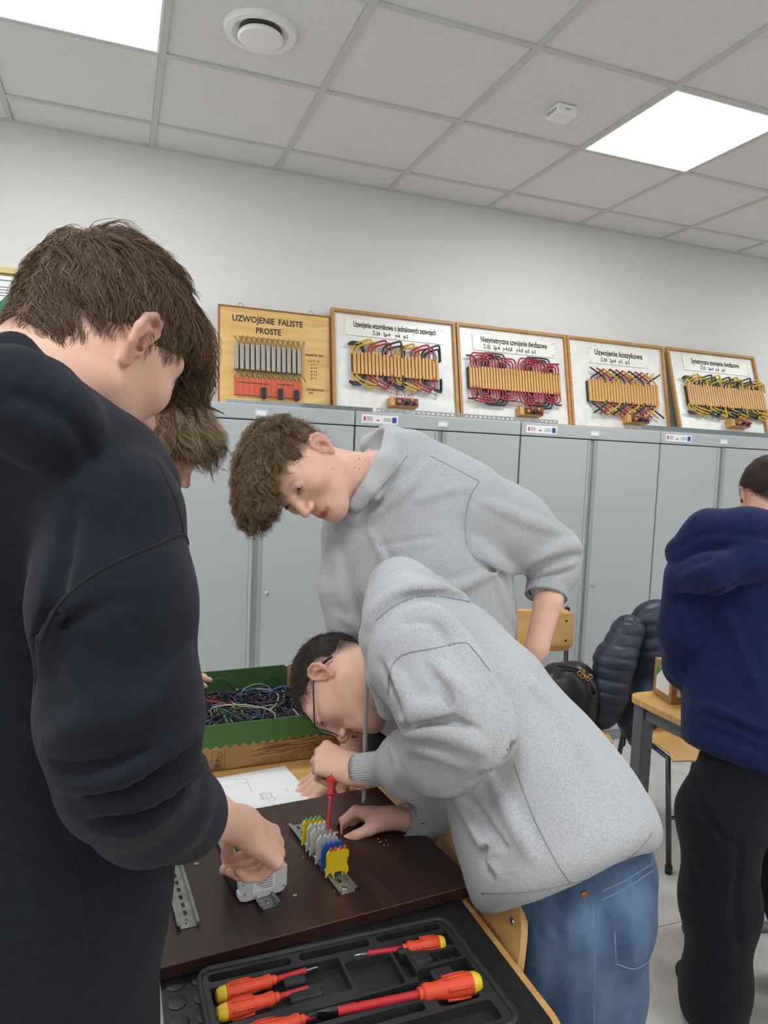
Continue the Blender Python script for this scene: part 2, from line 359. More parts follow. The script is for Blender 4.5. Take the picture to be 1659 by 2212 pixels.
def std_board(x0, x1, yb, label, title, sub, plate, core, nsl, wires, tsx, term):
    r, W, H = board_root(x0, x1, yb, label)
    MB().box(.01, -.006, .005, W-.01, 0, H-.005).build('panel', m_marb, r)
    t, d = .016, .022
    for q in ((0, 0, W, t), (0, H-t, W, H), (0, t, t, H-t), (W-t, t, W, H-t)): MB().box(q[0], -d, q[1], q[2], 0, q[3]).build('frame_bar', m_oak, r)
    px0, px1, pv0, pv1 = plate
    pp = MB().rbox(px0, -.011, H-pv1, px1, -.006, H-pv0, .001).build('title_plate', m_plate, r)
    for sx in (px0+.012, px1-.012):
        for sz in (H-pv1+.012, H-pv0-.012): MB().lathe([(.004, 0), (.004, -.0015), (.0005, -.002)], (sx, -.011, sz), (0, 1, 0), 8).build('screw', m_chr, pp)
    cx = (px0+px1)/2; hh = pv1-pv0
    t1 = text('lettering', title, hh*.5, m_ink, pp, (cx, -.0116, H-pv0-hh*.47), (math.pi/2, 0, 0), tsx, .0012, 'CENTER')
    text('lettering', sub, hh*.32, m_ink, pp, (cx-.03, -.0116, H-pv0-hh*.86), (math.pi/2, 0, 0), .75, .0008, 'CENTER')
    c0, c1, cv0, cv1 = core; w = (c1-c0)/nsl
    core_o = MB().box(c0, -.026, H-cv1+.003, c1, -.006, H-cv0-.003).build('winding_core', W_K, r)
    sl = MB().box(0, -.014, H-cv1, w*.72, 0, H-cv0)
    s0 = sl.build('slat', m_slat, core_o, (c0+w*.14, -.026, 0))
    for k in range(1, nsl):
        q = s0.copy(); COL.objects.link(q); q.location = (c0+w*(k+.14), -.026, 0)
    wires(r, W, H, c0, c1, H-cv0, H-cv1, w)
    tx, tw = term; tz = H-.515
    tb = MB().box(tx, -.06, tz, tx+tw, -.006, tz+.045).build('terminal_box', m_slat, r)
    MB().box(tx+tw*.18, -.063, tz+.003, tx+tw-.004, -.0605, tz+.042).build('terminal_face', mat('terminal brown', hexc('#4a3a35'), .5), tb)
    cols = [m_brass, W_R, W_K]
    for k in range(5):
        cc = [mat('knob orange', hexc('#c97a2b'), .4), W_R, W_K, mat('knob orange', hexc('#c97a2b'), .4), W_R][k]
        MB().lathe([(.006, 0), (.0085, -.006), (.0085, -.022), (.005, -.024), (.0005, -.024)], (tx+tw*.28+k*tw*.145, -.063, tz+.016+(k % 2)*.014), (0, 1, 0), 10).build('terminal_knob', cc, tb, smooth='auto')
    # thin connection wires down to the terminals
    for k in range(7):
        xa = c0+(c1-c0)*(.1+.13*k); zb = H-cv1-.05-.012*(k % 3); xt = tx+tw*.3+k*tw*.09
        m = [W_K, W_Y, W_R][k % 3]
        MB().tube([(xa, -.02, H-cv1-.01), (xa, -.02, zb), (xt, -.03, zb-.012-.004*(k % 4)), (xt, -.05, tz+.03)], .0016, 5).build('lead_wire', m, r)
    return r
def lap_coils(seq, slots, span, tall, fan=2, rad=.0055, tilt=1.):
    """coils leaving slot a, arching over to slot a+span; seq colours in order"""
    def fn(r, W, H, c0, c1, zt, zb, w):
        for side, z, sg in ((0, zt, 1), (1, zb, -1)):
            for k, (a, m) in enumerate(slots):
                for e in range(fan):
                    xa = c0+w*(a+e+.0); xb = min(c0+w*(a+span+e), c1+.01); h = tall*(1-.22*e)*(1 if side == 0 else .9); y = -.024-.007*((k+e) % 3)
                    if side == 0: pts = [(xa, y, z-.01), (xa+.004, y, z+h*.25), (xa+(xb-xa)*.2, y-.006, z+h*.62), (xa+(xb-xa)*.82, y-.008, z+h), (xb-.006, y-.006, z+h*.93), (xb, y, z+h*.5), (xb, y, z-.01)]
                    else: pts = [(xa, y, z+.01), (xa+.002, y, z-h*.2), (xa+(xb-xa)*.25, y-.006, z-h*.6), (xa+(xb-xa)*.8, y-.008, z-h), (xb-.006, y-.006, z-h*.95), (xb, y, z-h*.5), (xb, y, z+.01)]
                    MB().tube(spline(pts, 3), rad, 6).build('coil_wire', m, r, smooth=True)
        for sg, z in ((1, zt), (-1, zb)):
            for e in (0, 1): MB().tube(spline([(c0+.07-.01*e, -.03, z), (c0+.05-.01*e, -.03, z+sg*(.05-.01*e)), (c0-.0, -.03, z+sg*(.055-.012*e)), (c0-.02, -.03, z+sg*.04)], 3), rad, 6).build('coil_end', W_K, r, smooth=True)
    return fn
def concentric(seq):
    def fn(r, W, H, c0, c1, zt, zb, w):
        L_ = c1-c0
        for sg, z in ((1, zt), (-1, zb)):
            for (f0, f1, n, m, tall, dy) in seq:
                for e in range(n):
                    xa = c0+L_*f0+e*w*1.0; xb = c0+L_*f1-e*w*1.0; h = tall-e*.013; y = -.024-dy
                    pts = [(xa, y, z-sg*.01), (xa, y-.004, z+sg*h*.6), (xa+.012, y-.006, z+sg*h*.93), (xa+.03, y-.006, z+sg*h), (xb-.03, y-.006, z+sg*h), (xb-.012, y-.006, z+sg*h*.93), (xb, y-.004, z+sg*h*.6), (xb, y, z-sg*.01)]
                    MB().tube(spline(pts, 2), .005, 6).build('coil_wire', m, r, smooth=True)
            MB().tube(spline([(c0+.05, -.03, z), (c0+.04, -.03, z+sg*.055), (c0-.01, -.03, z+sg*.06)], 3), .005, 6).build('coil_end', W_K, r, smooth=True)
            MB().tube(spline([(c1-.05, -.03, z), (c1-.045, -.03, z+sg*.055), (c1+.0, -.03, z+sg*.06)], 3), .005, 6).build('coil_end', W_K, r, smooth=True)
    return fn
def basket(r, W, H, c0, c1, zt, zb, w):
    cs = [W_K, W_R, W_Y]; n = 11
    for sg, z in ((1, zt), (-1, zb)):
        for k in range(n):
            for dr in (1, -1):
                xa = c0+(c1-c0)*(k+.5)/n; xb = xa+dr*(c1-c0)/n*2.0
                if not c0-.02 < xb < c1+.03: continue
                y = -.026-(.006 if dr > 0 else .014)
                pts = [(xa, y, z-sg*.01), (xa, y, z+sg*.012), ((xa+xb)/2, y-.004, z+sg*.042), (xb, y, z+sg*.07), (xb+dr*.004, y, z+sg*.074)]
                MB().tube(spline(pts, 3), .0052, 6).build('coil_wire', cs[(k+(dr < 0)) % 3], r, smooth=True)
std_board(1.028, 1.742, 3.572, 'white marbled board with yellow, red and black lap coils, next to plywood board', 'Uzwojenie wzornikowe o jednakowych zezwojach', 'Ż-24   2p-4     y-6   q-2', (.075, .645, .045, .135), (.105, .595, .235, .352), 24,
          lap_coils(None, [(0, W_Y), (4, W_R), (8, W_K), (12, W_Y), (16, W_R), (19, W_K)], 5.5, .075, 2), .52, (.295, .16))
std_board(1.750, 2.466, 3.572, 'white marbled board with red and black concentric coils, middle of the row', 'Niesymetryczne uzwojenie dwufazowe', 'Ż-32   2p-4   y-4,6,8    y-6,8  q-5  q-3', (.1, .635, .05, .145), (.055, .645, .25, .375), 32,
          concentric([(.02, .28, 4, W_R, .075, .012), (.15, .4, 3, W_K, .085, 0), (.31, .5, 3, W_R, .058, .012), (.53, .78, 4, W_R, .07, .012), (.62, .9, 3, W_K, .085, 0), (.79, .98, 3, W_R, .052, .012)]), .58, (.35, .15))
std_board(2.471, 3.184, 3.572, 'white marbled board with criss-crossed basket coils', 'Uzwojenie koszykowe', 'Ż-24   2p-4   y-5   q-2', (.155, .59, .05, .15), (.118, .628, .265, .395), 24, basket, .78, (.36, .16))
std_board(3.209, 3.933, 3.515, 'white marbled board with yellow and dark coils, rightmost in the row, leaning most', 'Symetryczne uzwojenie dwufazowe', 'Ż-32   2p-4   y-6   q-4', (.12, .65, .045, .14), (.095, .725, .25, .385), 32,
          lap_coils(None, [(0, W_Y), (5, W_K), (8, W_Y), (13, W_K), (16, W_Y), (21, W_K), (25, W_Y)], 6, .075, 3, .0055), .58, (.38, .15))
# plywood board
r, W, H = board_root(.452, 1.026, 3.600, 'varnished plywood board with steel bars and orange strip, leftmost of the row')
MB().box(0, -.008, 0, W, .008, H-.045).build('panel', m_ply, r)
H2 = H-.045
m_thinf = mat('thin dark edging', hexc('#8a5f38'), .5)
for q in ((0, H2-.006, W, H2), (0, 0, .007, H2-.006), (W-.007, 0, W, H2-.006)): MB().box(q[0], -.013, q[1], q[2], -.008, q[3]).build('edging', m_thinf, r)
for x in (.11, .47):
    MB().tube([(x+.012*math.cos(t), -.004, H2+.008+.012*math.sin(t)) for t in np.linspace(0, 2*math.pi, 14)], .002, 6).build('hanging_ring', m_chr, r)
text('lettering', 'UZWOJENIE', .043, m_ink, r, (.068, -.0085, H2-.075), (math.pi/2, 0, 0), .9, .001); text('lettering', 'FALISTE', .043, m_ink, r, (.30, -.0085, H2-.075), (math.pi/2, 0, 0), .86, .001)
text('lettering', 'PROSTE', .043, m_ink, r, (.185, -.0085, H2-.128), (math.pi/2, 0, 0), .86, .001)
bar0 = MB().rbox(0, -.035, 0, .0175, -.008, .128, .002).build('steel_bar', m_steelbar, r, (.078, 0, H2-.325))
for k in range(1, 13):
    q = bar0.copy(); COL.objects.link(q); q.location = (.078+.0262*k, 0, H2-.325)
for k in range(13):
    x = .078+.0262*k+.021
    MB().tube([(x-.024, -.02, H2-.155), (x-.012, -.026, H2-.172), (x, -.026, H2-.195), (x, -.022, H2-.33), (x+.012, -.026, H2-.345), (x+.024, -.02, H2-.362)], .0026, 6).build('wave_wire', m_brass, r, smooth=True)
    MB().tube([(x+.02, -.016, H2-.15), (x+.006, -.02, H2-.175), (x, -.02, H2-.2)], .0026, 6).build('wave_wire', m_brass, r, smooth=True)
    MB().tube([(x, -.02, H2-.325), (x-.012, -.022, H2-.345), (x-.022, -.02, H2-.365)], .0026, 6).build('wave_wire', m_brass, r, smooth=True)
m_org = mat('orange strip', hexc('#c2543a'), .5)
st = MB().box(.08, -.024, H2-.45, .412, -.008, H2-.365).build('commutator_strip', m_org, r)
q = MB()
for k in range(1, 12): q.box(.08+.0277*k-.001, -.0245, H2-.45, .08+.0277*k+.001, -.0235, H2-.365)
q.build('strip_joints', mat('strip joint', hexc('#d9866a'), .5), st)
MB().box(.1, -.0255, H2-.39, .25, -.024, H2-.387).build('dark_line', m_ink, st); MB().box(.29, -.0255, H2-.386, .375, -.024, H2-.383).build('dark_line', m_ink, st)
for x in (.208, .292, .374):
    MB().rbox(x, -.042, H2-.465, x+.024, -.02, H2-.41, .003).build('brush', W_K, r)
m_wo = mat('wire orange', hexc('#c06a35'), .4)
MB().tube(spline([(.22, -.03, H2-.465), (.225, -.02, H2-.485), (.29, -.016, H2-.49), (.305, -.016, H2-.51), (.308, -.016, H2-.535)], 3), .003, 6).build('brush_lead', m_wo, r)
MB().tube(spline([(.386, -.03, H2-.465), (.38, -.02, H2-.482), (.32, -.016, H2-.488), (.308, -.016, H2-.51), (.308, -.016, H2-.535)], 3), .003, 6).build('brush_lead', m_wo, r)
MB().lathe([(.008, 0), (.009, -.012), (.006, -.014), (.0005, -.014)], (.308, -.008, H2-.53), (0, 1, 0), 12).build('terminal_knob', W_K, r)
text('lettering', 'PARAMETRY  UZW.', .014, m_ink, r, (.44, -.0085, H2-.22), (math.pi/2, 0, 0), .8, .0004)
for k, s_ in enumerate(['S, K, Z  = 13', 'u  = 1', '2p  = 4', 'yc  = 6', 'y1  = 3', 'y2  = 3']): text('lettering', s_, .014, m_ink, r, (.455+.012*(k > 0), -.0085, H2-.25-.018*k), (math.pi/2, 0, 0), .8, .0004)
text('lettering', 'UZWOJENIE PROSTE', .013, m_ink, r, (.445, -.0085, H2-.4), (math.pi/2, 0, 0), .75, .0004); text('lettering', 'LEWE', .013, m_ink, r, (.455, -.0085, H2-.418), (math.pi/2, 0, 0), .75, .0004)

# notice board on the wall at far left
xb_ = atY(85, 592, WY)[0]+.02; zt_ = atY(40, 583, WY)[2]
r = empty('notice_board', (xb_-1.1, WY-.025, zt_-.75)); tag(r, 'notice board with pale wooden frame and pinned paper at left edge', 'notice board')
m_pale = mat('pale wood', hexc('#d8bd86'), .5); m_cork = mat('cork', hexc('#a98254'), .9, noise=(200, 200, 200), col2=hexc('#94703f'))
MB().box(.01, .008, .01, 1.09, .024, .74).build('cork_panel', m_cork, r)
for q in ((0, .725, 1.1, .75), (0, 0, 1.1, .025), (0, .025, .025, .725), (1.075, .025, 1.1, .725)): MB().box(q[0], 0, q[1], q[2], .024, q[3]).build('frame_bar', m_pale, r)
pg = MB().box(.5, .004, .06, 1.055, .007, .712).build('notice_sheet', m_paper, r)
q = MB(); rr = random.Random(3)
for k in range(46):
    z = .66-.0128*k
    if z < .08: break
    if k % 7 == 4: continue
    q.box(.54, .0032, z, .54+rr.choice([.3, .42, .46, .47, .47]), .0042, z+.0045)
q.build('print_lines', m_inkg, pg)
q = MB(); q.box(.53, .003, .69, 1.03, .0042, .694); q.box(1.026, .003, .5, 1.03, .0042, .694); q.build('print_border', mat('print green dark', hexc('#3a5a50'), .6), pg)
m_gs = mat('print green', hexc('#2c7a4c'), .5)
a = V(1.0, .668); bb = V(.62, .2); t_ = nrm(bb-a); n_ = V(-t_[1], t_[0])*.014
q = MB(); pts = [a+n_, a-n_, bb-n_, bb+n_]; q.prism([tuple(x) for x in pts], .0024, .004, 'y'); q.build('green_strip', m_gs, pg)
MB().lathe([(.007, 0), (.008, -.006), (.005, -.008), (.0005, -.008)], (1.028, .004, .69), (0, 1, 0), 10).build('push_pin', m_blue, pg)
# ================================================================== tables and the work on them
m_desk = mat('desk laminate', hexc('#d9ad6c'), .38, noise=(2.2, 40, 40), col2=hexc('#c99a57'), distort=.6)
m_edge = mat('desk edge', hexc('#cfa05c'), .45)
m_leg = mat('leg steel grey', hexc('#63676b'), .45, .2)
m_rub = mat('rubber mat', hexc('#1f2022'), .42, bump=((300, 300, 300), .1))
m_weng = mat('dark wenge laminate', hexc('#2e1f1d'), .33, noise=(60, 5, 5), col2=hexc('#412a26'), bump=((160, 12, 12), .08))
m_wcut = mat('worn edge', hexc('#7a5138'), .6)
def table(name, x0, y0, x1, y1, ztop, label, rot=0., leg=.045, rail=True, thick=.024, r=.05):
    """x0,y0 lower left corner in the table's own frame about the corner"""
    t = empty(name, (x0, y0, 0), (0, 0, rot)); tag(t, label, 'table'); W, D = x1-x0, y1-y0
    pl_ = rrect(0, 0, W, D, r, 5)
    MB().prism(pl_, ztop-thick, ztop).build('tabletop', m_desk, t, bevel=.003)
    for lx in (.02, W-.02-leg):
        for ly in (.02, D-.02-leg): MB().rbox(lx, ly, 0, lx+leg, ly+leg, ztop-thick, .004).build('leg', m_leg, t)
    z = ztop-thick
    for ly in (.03, D-.03-.025): MB().box(.02+leg, ly, z-.05, W-.02-leg, ly+.025, z).build('apron_rail', m_leg, t)
    for lx in (.03, W-.03-.025): MB().box(lx, .02+leg, z-.05, lx+.025, D-.02-leg, z).build('apron_rail', m_leg, t)
    return t
DZ = .75
RT = math.radians(5.0)
tB = table('school_desk', .073, .775, .606, 2.10, DZ, 'wooden desk with the rubber mat, dark board and cable box', 0)
# rubber mat with raised studs
mt = empty('rubber_mat', (.070, .785, DZ+.0002)); tag(mt, 'black rubber mat with round studs under the tool case', 'mat')
MB().prism(rrect(0, 0, .52, .62, .03), 0, .004).build('sheet', m_rub, mt)
st_me = MB().lathe([(.0145, 0), (.0142, .0012), (.012, .0016), (.0005, .0016)], n=14).build('stud', m_rub, mt, loc=(.02, .03, .004), smooth='auto')
for j in range(15):
    for i in range(15):
        x, y = .02+.037*i, .03+.037*j
        if (i, j) == (0, 0) or x > .51 or y > .3: continue
        q = st_me.copy(); COL.objects.link(q); q.location = (x, y, .004)
# dark board
Z0 = DZ+.0058; BTH = .022; ZB = Z0+BTH
c_fr = atZ(1022, 1911, ZB); c_fl = atZ(349, 2090, ZB); dirx = nrm((c_fr-c_fl)[:2]); ang = math.atan2(dirx[1], dirx[0])
wbd = empty('dark_work_board', (c_fl[0]-.004, c_fl[1], Z0), (0, 0, ang)); tag(wbd, 'dark brown wooden board carrying the metal rails', 'board')
BW, BD = .556, .415
MB().rbox(0, 0, 0, BW, BD, BTH, .001).build('panel', m_weng, wbd)
MB().box(.001, -.0004, BTH-.0018, BW-.001, .0002, BTH+.0001).build('worn_front_edge', m_wcut, wbd)
Mb = wbd.matrix_basis.copy(); Mbi = Mb.inverted()
def onb(x, y, h=0.):   # pixel on board top (+h) -> board-local 2D
    p = Mbi @ Vector(atZ(x, y, ZB+h)); return p.x, p.y
m_chip = mat('wood chip', hexc('#c3a483'), .8)
for n, (x, y, rr_) in enumerate([(637, 1934, .004), (426, 1838, .004), (424, 1866, .0045), (727, 1798, .004), (817, 1812, .0022), (823, 1818, .002), (830, 1826, .0022), (838, 1826, .0016), (820, 1820, .0016), (834, 1815, .0015), (655, 1852, .0015), (722, 1925, .0012)]):
    u, w_ = onb(x, y); h = MB()
    pts = [(u+rr_*(1+.3*math.sin(3*t+n))*math.cos(t), w_+.75*rr_*(1+.3*math.cos(2*t+n))*math.sin(t)) for t in np.linspace(0, 6.28, 9)[:-1]]
    h.prism(pts, BTH-.0004, BTH+.0007).build('chipped_hole', m_chip, wbd)

# DIN rails
m_rail = mat('galvanised rail', hexc('#a9aaa4'), .38, .6, noise=(40, 40, 40), col2=hexc('#8d8f8b'))
m_scr = mat('screw steel', hexc('#cfcfcf'), .25, 1.)
def rail(pa, pb, label, screws, x_off=0):
    """pa far end centre px, pb near end centre px on the board top"""
    a = atZ(*pa, ZB); b_ = atZ(*pb, ZB); L_ = np.linalg.norm((a-b_)[:2]); an = math.atan2((a-b_)[1], (a-b_)[0])
    r = empty('din_rail', (b_[0], b_[1], ZB+.0004), (0, 0, an)); tag(r, label, 'rail', 'metal rails screwed to the board')
    pit = .0225; hs = [rrect(.009+k*pit, -.003, .009+k*pit+.0135, .003, .0029, 3) for k in range(int((L_-.015)/pit)+1) if .009+k*pit+.0135 < L_-.003]
    holed_plate([(0, -.0125), (L_, -.0125), (L_, .0125), (0, .0125)], hs, 0, .0012).build('web', m_rail, r)
    for s_ in (-1, 1):
        prof = [(.0125*s_, 0), (.0137*s_, .0008), (.0137*s_, .0062), (.0175*s_, .0062), (.0178*s_, .0066), (.0175*s_, .0075), (.0128*s_, .0075), (.0125*s_, .0068)]
        MB().prism(prof, 0, L_, 'x').build('flange', m_rail, r)
    for sx in screws:
        s = MB().lathe([(.0046, .0012), (.0046, .0022), (.0034, .0036), (.0005, .0038)], (sx, 0, 0), n=14).build('screw', m_scr, r, smooth='auto')
        q = MB(); q.box(sx-.0022, -.0004, .0036, sx+.0022, .0004, .0042); q.box(sx-.0004, -.0022, .0036, sx+.0004, .0022, .0042); q.build('cross_slot', m_ink, s)
    return r, L_, an
rA, LA, _ = rail((352, 1800), (408, 2005), 'long slotted metal rail at left, partly hidden by the black hoodie', [.013])
rB, LB, aB = rail((455, 1775), (584, 1962), 'slotted metal rail under the circuit breaker and the contactor', [.014])
rC, LC, aC = rail((640, 1783), (752, 1930), 'slotted metal rail holding the coloured terminal blocks', [.012, .2])

# terminal blocks on rail C (own frame: x along the rail, y across, z up)
def terminal(t, m, label, notch=None, lean=0.):
    r = empty('terminal_block', (0, 0, 0)); r.matrix_basis = rC.matrix_basis @ Matrix.Translation((t, 0, .0002)) @ Matrix.Rotation(lean, 4, 'Z') @ Matrix.Diagonal((1.1, 1.04, 1.18, 1))
    tag(r, label, 'terminal block', 'terminal blocks on the middle rail'); T = .0048
    out = [(-.0195, .0035), (-.0195, .0012), (-.0160, .0012), (-.0160, .0068), (-.0125, .0082), (-.0118, .0015), (-.0105, .0015), (-.0100, .0098), (.0040, .0098), (.0045, .0012), (.0075, .0012), (.0072, .0058), (.0098, .0060), (.0098, .0095), (.0150, .0098), (.0175, .0075), (.0195, .0030), (.0208, .0040), (.0202, .0105), (.0225, .0165), (.0195, .0165), (.0195, .0400), (.0155, .0450),
           (-.0155, .0450), (-.0170, .0420), (-.0190, .0420), (-.0190, .0400), (-.0220, .0400), (-.0220, .0310), (-.0195, .0285), (-.0195, .0165), (-.0225, .0145), (-.0225, .0075)]
    MB().prism(out, -T/2, T/2, 'x').build('body', m, r, bevel=.0004)
    for k, y in enumerate((-.0140, -.0050, .0040, .0130)):
        MB().prism([(y-.0022, .0445), (y+.0024, .0445), (y-.0008, .0488), (y-.0022, .0488)], -T/2-.001, T/2, 'x').build('ridge', m if notch is None else notch, r)
    for y in (-.0095, .0088): MB().lathe([(.0025, 0), (.0025, .0004), (.0005, .0004)], (0, y, .045), n=10).build('clamp_screw', m_scr, r)
    MB().box(T/2-.0002, -.0150, .018, T/2+.0004, .0150, .040).build('side_relief', m, r)
    MB().box(-T/2-.0012, -.0180, .012, -T/2+.0002, .0185, .043).build('side_wall', m, r)
    return r
m_ty = mat('terminal yellow', hexc('#e3c41e'), .42); m_tg = mat('terminal grey', hexc('#c2c0b7'), .45); m_tb = mat('terminal blue', hexc('#1f56b0'), .42)
m_to = mat('terminal orange mark', hexc('#c7552f'), .5); m_tgr = mat('terminal green mark', hexc('#4f9a62'), .5)
def tpos(x, y, h):   # px of block foot front -> distance along rail
    p = rC.matrix_basis.inverted() @ Vector(atZ(x, y, ZB+h)); return p.x
ts = [.052, .0735, .100, .129, .147, .170]
for t, m, lab, nt_ in zip(ts, [m_ty, m_tb, m_tg, m_tg, m_tg, m_ty], ['yellow terminal block with orange marks at the front end of the rail', 'blue terminal block behind the front yellow one', 'light grey terminal block under the screwdriver tip, next to the blue one', 'light grey terminal block, middle one of the three grey', 'light grey terminal block next to the rear yellow one', 'yellow terminal block with green marks at the rear of the rail'], [m_to, None, None, None, None, m_tgr]):
    terminal(t, m, lab, nt_)

# modules on rail B: frame x along rail (0 = near end), y across, z up
m_mod = mat('module white', hexc('#cfd0cf'), .4); m_modg = mat('module grey', hexc('#bdbebb'), .45); m_blk = mat('contactor black', hexc('#26282b'), .4)
def modroot(name, t, label, cat):
    r = empty(name); r.matrix_basis = rB.matrix_basis @ Matrix.Translation((t, 0, .004)); tag(r, label, cat); return r
r = modroot('circuit_breaker', .031, 'white modular circuit breaker at front of the left rail, under the reaching hand', 'breaker')
out = [(-.036, .0), (-.030, -.002), (.032, -.002), (.042, .002), (.043, .012), (.040, .014), (.043, .03), (.043, .044), (.024, .045), (.023, .056), (-.023, .056), (-.024, .045), (-.043, .044), (-.043, .008)]
MB().prism(out, 0, .018, 'x').build('body', m_mod, r, bevel=.0006)
MB().prism([(-.02, .01), (.02, .01), (.02, .04), (-.02, .04)], -.0004, .0003, 'x').build('rating_label', m_paper, r)
for k in range(6): MB().box(-.0008, -.016, .014+.004*k, -.0003, .002+.006*(k % 3), .0155+.004*k).build('print_line', m_inkg, r)
for y, z in ((-.037, .008), (.037, .03), (.034, .012)): MB().lathe([(.002, .001), (.002, -.0005), (.0005, -.0005)], (0, y, z), (1, 0, 0), 10).build('rivet', m_inkg, r)
for y in (-.033, .033): MB().lathe([(.0036, .002), (.0036, .0448), (.0030, .0448), (.0005, .0440)], (.009, y, .0005), n=12).build('screw_well', m_dark, r)
for k in range(4): MB().box(-.0006, .024, .020+.005*k, 0, .038, .022+.005*k).build('raised_mark', m_mod, r)
MB().rbox(.004, -.008, .055, .014, .004, .062, .001).build('toggle', m_blk, r)
r = modroot('contactor', .052, 'black contactor block in the middle of the left rail', 'contactor')
MB().prism([(-.043, 0), (.040, 0), (.044, .008), (.044, .05), (-.043, .05), (-.046, .03)], 0, .045, 'x').build('body', m_blk, r, bevel=.0008)
MB().rbox(.001, -.028, .05, .044, .03, .064, .0012).build('upper_deck', m_blk, r)
for y in (-.037, .037):
    for k in range(3): MB().lathe([(.0046, .048), (.0046, .0506), (.0036, .0506), (.0030, .0490), (.0005, .0490)], (.008+.0145*k, y, 0), n=12).build('screw_well', m_dark, r)
for k in range(3): MB().lathe([(.0036, .063), (.0036, .0646), (.0026, .0646), (.0005, .0630)], (.009+.013*k, -.02, 0), n=12).build('screw_well', m_dark, r)
MB().box(-.0006, -.035, .012, 0, .03, .04).build('side_relief', m_blk, r)
for k in range(3): MB().box(-.0012, -.044, .006+.012*k, 0, -.038, .014+.012*k).build('side_lug', m_blk, r)
r = modroot('terminal_module', .104, 'pale grey module with square screw openings behind the contactor', 'module')
MB().prism([(-.040, 0), (.038, 0), (.04, .045), (-.028, .05), (-.042, .046)], 0, .034, 'x').build('body', m_modg, r, bevel=.0006)
for k in range(3):
    o_ = MB().box(.003+.0105*k, -.039, .0465, .0115+.0105*k, -.029, .0506).build('opening', m_paper, r)
    MB().lathe([(.0028, .0506), (.0028, .051), (.0005, .051)], (.0072+.0105*k, -.034, 0), n=10).build('opening_hole', m_dark, o_)
for k in range(3): MB().box(.004+.0105*k, -.0428, .008, .011+.0105*k, -.041, .038).build('side_rib', m_modg, r)

# ================================================================== tool case with screwdrivers
m_case = mat('case plastic', hexc('#232426'), .5, noise=(25, 25, 25), col2=hexc('#2a2b2d'), bump=((120, 120, 120), .15))
ZM = DZ+.0058
cl, cr = atZ(427, 2102, ZM+.02), atZ(955, 1985, ZM+.02); cdir = nrm((cr-cl)[:2]); cang = math.atan2(cdir[1], cdir[0]); CWD = np.linalg.norm((cr-cl)[:2])+.004
case = empty('tool_case', (cl[0], cl[1], ZM), (0, 0, cang)); tag(case, 'open black moulded tool case tray with shaped recesses', 'tool case')
CH = .026; CD_ = .235    # local y runs from 0 (far edge) to -CD_
iC = case.matrix_basis.inverted()
def onc(x, y, h): p = iC @ Vector(atZ(x, y, ZM+h)); return p.x, p.y
def pk(x0, y0, x1, y1, r=.006): return rrect(min(x0, x1), min(y0, y1), max(x0, x1), max(y0, y1), r, 3)
W = CWD
pockets = [pk(.012, -.012, .135, -.028), pk(.148, -.010, .262, -.026), pk(.275, -.010, W-.018, -.024),
           [(.012, -.040), (.10, -.036), (.16, -.036), (.205, -.036), (.205, -.104), (.15, -.104), (.012, -.112)],
           pk(.205+.004, -.050, .283, -.118), pk(.288, -.05, .306, -.112),
           [(.312, -.034), (.385, -.034), (W-.014, -.03), (W-.014, -.066), (.385, -.066), (.372, -.058), (.312, -.058)],
           [(.33, -.072), (.365, -.072), (W-.016, -.07), (W-.016, -.094), (.36, -.092), (.33, -.092)],
           [(.012, -.122), (.10, -.124), (.20, -.124), (.30, -.122), (.31, -.1), (W-.012, -.098), (W-.012, -.15), (.30, -.15), (.20, -.148), (.012, -.15)],
           pk(.02, -.158, .12, -.18), pk(.14, -.158, .29, -.175), pk(.31, -.156, W-.03, -.178), pk(.02, -.188, .2, -.222), pk(.215, -.185, W-.02, -.222)]
fl_ = [.004, .004, .004, .004, .006, .004, .004, .008, .004, .006, .008, .006, .006, .006]
outer = rrect(0, -CD_, W, 0, .02, 5)
weld(holed_plate(outer, pockets, 0, CH-.004, fl_).build('tray', m_case, case))
rim = [outer[i] for i in range(len(outer))]
q = MB(); q.tube([(p[0], p[1], CH-.004) for p in rim+rim[:1]], .0045, 8, caps=False); q.build('rolled_rim', m_case, case, smooth=True)
for k, (x0, y0, x1, y1, z1) in enumerate([(.115, -.064, .15, -.045, CH-.006), (.115, -.099, .165, -.075, CH-.005), (.295, -.06, .325, -.042, CH), (.312, -.09, .34, -.07, CH), (.325, -.128, .36, -.105, CH-.002), (.13, -.13, .19, -.112, CH-.006), (.33, -.15, .40, -.13, CH-.006)]):
    MB().rbox(x0, y0, .003, x1, y1, z1, .004).build('moulded_block', m_case, case)
for k in range(6):
    MB().rbox(.315+.02*k, -.092+.002*k, .006, .318+.02*k, -.072, .014, .001).build('pocket_rib', m_case, case)
m_sdr = mat('screwdriver red', hexc('#b8262a'), .42); m_sdo = mat('screwdriver orange', hexc('#dc4a2a'), .5, bump=((200, 200, 200), .08)); m_sdy = mat('screwdriver yellow', hexc('#e3c12a'), .45); m_tip = mat('tool steel', hexc('#8c8a86'), .28, 1.)
